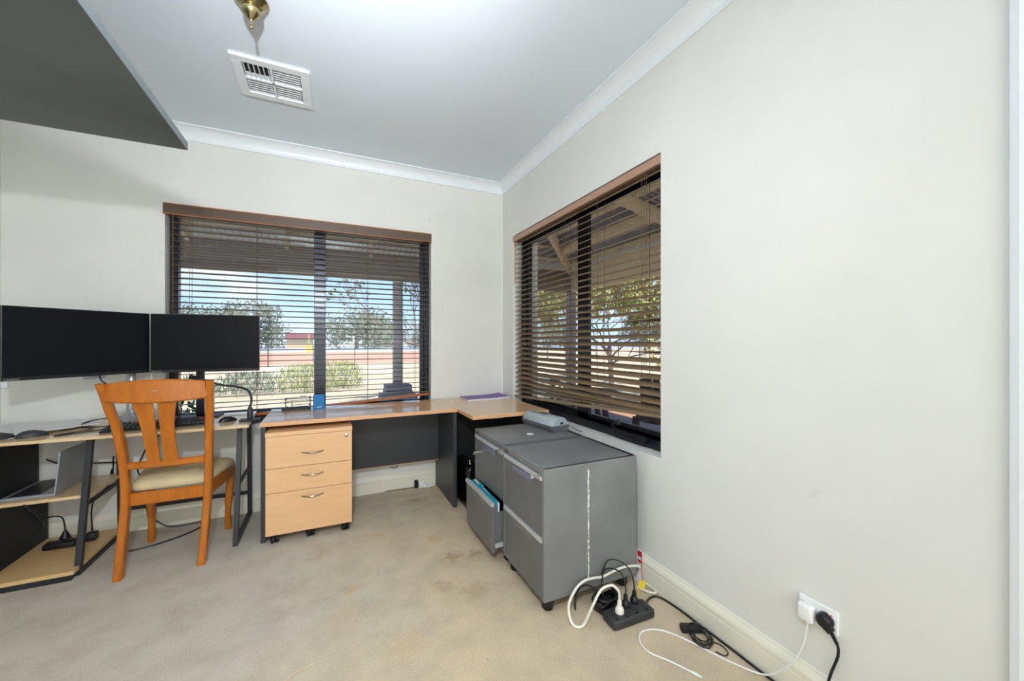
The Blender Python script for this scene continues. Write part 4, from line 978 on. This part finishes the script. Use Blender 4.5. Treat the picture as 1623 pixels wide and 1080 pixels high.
def tree(label, x, y, h, r, depth, leafp, lsize, mat, lean=(0, 0), spread=.75, limbs=4):
    t = thing('garden_tree', label, 'tree', (x, y, GZ)); tb, lf_ = MB(), MB()
    top = Vector((x + lean[0], y + lean[1], GZ + h * .36)); tb.tube([(x, y, GZ), (x + lean[0] * .4, y + lean[1] * .4, GZ + h * .18), top], [r * 1.25, r * 1.05, r * .9], 10)
    for k in range(limbs):
        a = 2 * PI * k / limbs + random.uniform(-.3, .3)
        branch(tb, lf_, top - Vector((0, 0, h * .02 * k)), (math.cos(a) * .75, math.sin(a) * .75, random.uniform(.15, 1.0)), h * .27, r * .42, depth, leafp, lsize, spread, .7)
    tb.build('trunk', M['bark'], t, True); lf_.build('foliage', mat, t)
tree('bare spreading tree with a few leaves beside the verandah post', 2.15, 8.0, 3.7, .085, 5, .05, .10, M['mixed'], (-.05, 0), .8, 5)
tree('leafy yellowing tree with a straight trunk outside the right window', 5.6, 6.8, 3.7, .05, 5, .75, .07, M["autumn"], (0, .1), 1.0, 7)
tree('yellow green tree half hidden by the near end of the crooked blind', 7.6, 4.9, 3.6, .05, 5, .7, .075, M['autumn'], (0, 0), 1.0, 7)
tree('pale leafy tree behind the corner verandah post', 6.9, 10.6, 4.0, .05, 5, .7, .08, M['autumn'], (0, 0), 1.0, 7)

def bush(name, label, cat, x, y, w, h, mat, n, group=None, up=True, lsize=.12):
    t = thing(name, label, cat, (x, y, GZ), group); lf_ = MB(); st_ = MB()
    for k in range(7):
        a = random.uniform(0, 2 * PI); rr = random.uniform(0, .35) * w; st_.tube([(x + rr * .3 * math.cos(a), y + rr * .3 * math.sin(a), GZ), (x + rr * math.cos(a), y + rr * math.sin(a), GZ + h * .7)], [.012, .005], 5)
    for k in range(n):
        a = random.uniform(0, 2 * PI); u = random.random(); rr = w / 2 * math.sqrt(random.random()) * (math.sqrt(max(0, 1 - (u - .35) ** 2 * 1.6)))
        p = (x + rr * math.cos(a), y + rr * math.sin(a), GZ + h * u * .95)
        leaf(lf_, p, (random.uniform(-.4, .4), random.uniform(-.4, .4), 1 if up else random.uniform(-.5, 1)), lsize * random.uniform(.7, 1.4), lsize * .28)
    st_.build('stems', M['bark'], t); lf_.build('foliage', mat, t)
bl = ('olive green shrub in the yard left of the window mullion', 'olive green shrub in the yard just behind the acrylic rack', 'grey green shrub in the yard beneath the right monitor', 'low sprawling shrub in the yard behind the chair', 'green shrub beside the stepped verandah pier')
for i, (x, y, w, h, n, mt) in enumerate(((-.55, 12.2, 1.5, .72, 900, 'shrub'), (.35, 12.8, 1.3, .75, 800, 'shrub'), (-1.9, 12.3, 1.7, .5, 800, 'gum'), (-3.6, 12.0, 2.0, .45, 800, 'gum'), (2.05, 7.1, .9, 1.1, 600, 'shrub'))):
    bush('yard_shrub', bl[i], 'shrub', x, y, w, h, M[mt], n, 'shrubs in the yard')
pp = thing('potted_plant', 'broad leaved dark green potted plant outside the right window', 'plant', (2.14, 3.25, z0))
MB().lathe([(.13, 0), (.17, .25), (.18, .30), (.165, .30), (.15, .26), (0, .25)], (2.14, 3.25, z0), 24).build('pot', M['brick'], pp, True)
lf_ = MB(); st_ = MB()
for k in range(26):
    a = random.uniform(0, 2 * PI); rr = random.uniform(.06, .20); zt = random.uniform(.45, .95); q = (2.14 + rr * math.cos(a), 3.25 + rr * math.sin(a), z0 + zt)
    st_.tube([(2.14, 3.25, z0 + .25), q], .005, 5); leaf(lf_, q, (math.cos(a), math.sin(a), random.uniform(-.6, .5)), .15, .10)
st_.build('stems', M['green'], pp); lf_.build('foliage', M['green'], pp)
p2 = thing('leafy_plant', 'small leafy green plant just outside the wide window behind the chair', 'plant', (-1.0, 3.83, GZ + .07)); lf_, st_ = MB(), MB()
for dx, zt in ((-.03, .80), (.035, .78), (.0, .70), (.07, .74), (-.09, .72)):
    q = (-1.0 + dx, 3.83 + dx * .3, z0 + zt); st_.tube([(-1.0, 3.83, z0), q], .005, 5); leaf(lf_, q, (dx * 3, .2, 1), .10, .045); leaf(lf_, q, (-dx * 4 - .3, .2, .8), .08, .04)
st_.build('stems', M['green'], p2); lf_.build('foliage', M['green'], p2)

# fence, shed, sign, marker, far trees
fn = thing('wire_fence', 'thin wire fence with slim posts crossing the yard', 'fence', (2, 25, GZ))
for i in range(17):
    x = -14 + i * 2.2; MB().bar((x, 25, GZ), (x, 25, GZ + 1.15), .05, .05, (0, 1, 0)).build('post', M['wire'], fn)
w_ = MB()
for z in (.35, .75, 1.1): w_.tube([(-14, 25, GZ + z), (21.2, 25, GZ + z)], .012, 4)
w_.build('wires', M['wire'], fn)
fn2 = thing('wire_fence', 'thin wire fence beyond the garden tree outside the right window', 'fence', (24, 18, GZ))
for i in range(14):
    MB().bar((21.2 + i * .2, 25 - i * 2.2, GZ), (21.2 + i * .2, 25 - i * 2.2, GZ + 1.15), .06, .06, (0, 1, 0)).build('post', M['wire'], fn2)
w_ = MB()
for z in (.35, .75, 1.1): w_.tube([(21.2, 25, GZ + z), (23.8, -3.6, GZ + z)], .012, 4)
w_.build('wires', M['wire'], fn2)
sd = thing('shed', 'low farm shed with a red roof beyond the road', 'shed', (-5.3, 92, GZ))
B(-7.6, -3.0, 90, 94, GZ + .03, 2.0).build('wall', M['tan'], sd)
a = MB(); a.loft([[(x, 89.4, 1.95), (x, 92, 2.9), (x, 94.6, 1.95), (x, 94.6, 1.85), (x, 92, 2.78), (x, 89.4, 1.85)] for x in (-7.9, -2.7)]); a.build('roof', M['redroof'], sd)
yt = thing('yellow_sign', 'yellow sign board with a pole across the yard beyond the fence', 'sign', (-1.7, 42, GZ))
B(-1.98, -1.42, 41.95, 42.0, .25, .85).build('panel', M['yellow'], yt); B(-1.76, -1.68, 42.0, 42.06, GZ + .02, 1.95).build('pole', M['yellow'], yt)
mk = thing('marker_post', 'short white marker post standing among the shrubs', 'post', (-.15, 10.6, GZ)); B(-.18, -.11, 10.57, 10.63, GZ, .20, .01).build('shaft', M['plastic'], mk); B(-.19, -.10, 10.56, 10.64, .20, .27, .01).build('cap', M['post'], mk)
def gum(label, x, y, w, h, n, k):
    t = thing('gum_tree', label, 'tree', (x, y, GZ), 'gum trees on the horizon'); tb, lf_ = MB(), MB()
    tb.tube([(x, y, GZ), (x + .2, y, GZ + h * .55)], [w * .035, w * .02], 7)
    cl = [(x + random.uniform(-.36, .36) * w, y + random.uniform(-.3, .3) * w, GZ + h * random.uniform(.14, .82), w * random.uniform(.14, .24)) for _ in range(k)]
    for cx, cy, cz, r in cl:
        tb.tube([(x + .1, y, GZ + h * .35), (cx, cy, cz)], [w * .015, w * .006], 5)
        for _ in range(n // k):
            d = Vector((random.gauss(0, 1), random.gauss(0, 1), random.gauss(0, .8))).normalized() * r * random.uniform(.5, 1.05)
            leaf(lf_, Vector((cx, cy, cz)) + d, (random.uniform(-1, 1), random.uniform(-1, 1), random.uniform(-1, .6)), w * .05, w * .026)
    tb.build('trunk', M['bark'], t); lf_.build('foliage', M['gum'], t)
gl = 'grey green gum tree on the horizon '
for lab, x, y, w, h, k in (('at the left edge of the wide window', -33, 73, 12, 9.0, 12), ('above the right monitor left half', -32, 93, 15, 10.2, 12), ('above the right monitor right corner', -16, 73, 10, 7.0, 11), ('left of the red roofed shed', -14, 96, 13, 9.6, 12),
                           ('right of the window mullion', 5, 84, 13, 7.8, 12), ('in the middle of the right sash', 13.5, 104, 16, 9.2, 13), ('left of the verandah post', 19, 84, 10, 5.0, 10), ('right of the verandah post', 30, 100, 14, 7.4, 11),
                           ('left in the crooked blind window', 58, 92, 14, 7.5, 11), ('beside the trunk outside the right window', 80, 84, 16, 8.5, 12), ('nearest the blind cords of the right window', 100, 70, 16, 8.0, 12)):
    gum(gl + lab, x, y, w, h, 2800, k)

# ------------------------------------------------------------------ light
wd_ = bpy.data.worlds.new('World'); SC.world = wd_; wd_.use_nodes = True; nt = wd_.node_tree; nt.nodes.clear()
out = N(nt, 'ShaderNodeOutputWorld'); bg = N(nt, 'ShaderNodeBackground')
tc = N(nt, 'ShaderNodeTexCoord'); sx = N(nt, 'ShaderNodeSeparateXYZ'); nt.links.new(tc.outputs['Generated'], sx.inputs[0])
sky = ramp(nt, sx.outputs['Z'], [(0, lin((214, 232, 250))), (.08, lin((176, 210, 248))), (.3, lin((128, 178, 240))), (1, lin((70, 130, 215)))])
mp = N(nt, 'ShaderNodeMapping'); mp.inputs['Scale'].default_value = (1, 1, 2.2); nt.links.new(tc.outputs['Generated'], mp.inputs[0])
cl = ramp(nt, noise_(nt, mp.outputs[0], 2.1, 6, .55), [(.46, (0, 0, 0, 1)), (.64, (1, 1, 1, 1))])
nt.links.new(mixc(nt, math_(nt, 'MULTIPLY', cl, .85), sky, (1, 1, 1, 1)), bg.inputs[0]); bg.inputs[1].default_value = 1.5
nt.links.new(bg.outputs[0], out.inputs[0])

def lamp(name, kind, loc, rot=(0, 0, 0), energy=100, color=(1, 1, 1), **kw):
    l = bpy.data.lights.new(name, kind); l.energy = energy; l.color = color
    for k, v in kw.items(): setattr(l, k, v)
    o = bpy.data.objects.new(name, l); COL.objects.link(o); o.location = loc; o.rotation_euler = rot; return o
lamp('sun', 'SUN', (0, 0, 20), (math.radians(32), math.radians(-12), 0), 6.2, (1, .95, .88), angle=math.radians(.6))
def flash(name, loc, aim, energy, size, rad):
    o = lamp(name, 'SPOT', loc, (0, 0, 0), energy, (.92, .97, 1), shadow_soft_size=rad, spot_size=math.radians(size), spot_blend=1)
    o.rotation_euler = (Vector(aim) - o.location).to_track_quat('-Z', 'Y').to_euler()
flash('camera_flash', (-.155, 0, 1.90), (.0, 3.36, 1.2), 83, 165, .04)
flash('camera_flash', (-.155, 0, 1.90), (-.5, 2.6, .0), 27, 110, .04)
flash('bounced_flash', (-.155, -.03, 1.93), (-.05, 1.05, CEIL), 117, 84, .04)
flash('bounced_flash', (-.155, -.03, 1.93), (-.08, .75, CEIL), 288, 70, .04)
# added fill lamp behind the camera for ambient level; the front wall has no opening
lamp('fill_behind', 'AREA', (-.1, FW + .05, 1.5), (math.radians(-90), 0, 0), 72, (1, .99, .97), shape='RECTANGLE', size=3.0, size_y=2.2)

# ------------------------------------------------------------------ camera and view
cam = bpy.data.cameras.new('camera'); co = bpy.data.objects.new('camera', cam); COL.objects.link(co)
cam.sensor_width = 36; cam.lens = 36 * 620 / 1623; cam.shift_y = 2 / 1623; cam.clip_start = .02; cam.clip_end = 600
co.location = (0, 0, 1.23); co.rotation_euler = (math.radians(90), 0, math.radians(-25.1))
SC.camera = co
SC.view_settings.view_transform = 'Standard'; SC.view_settings.look = 'None'; SC.view_settings.gamma = 1; SC.view_settings.exposure = 0
SC.view_settings.use_curve_mapping = False
SC.cycles.use_denoising = True; SC.cycles.max_bounces = 12; SC.cycles.diffuse_bounces = 6; SC.cycles.transparent_max_bounces = 16
SC.cycles.sample_clamp_indirect = 8; SC.cycles.caustics_reflective = False; SC.cycles.caustics_refractive = False
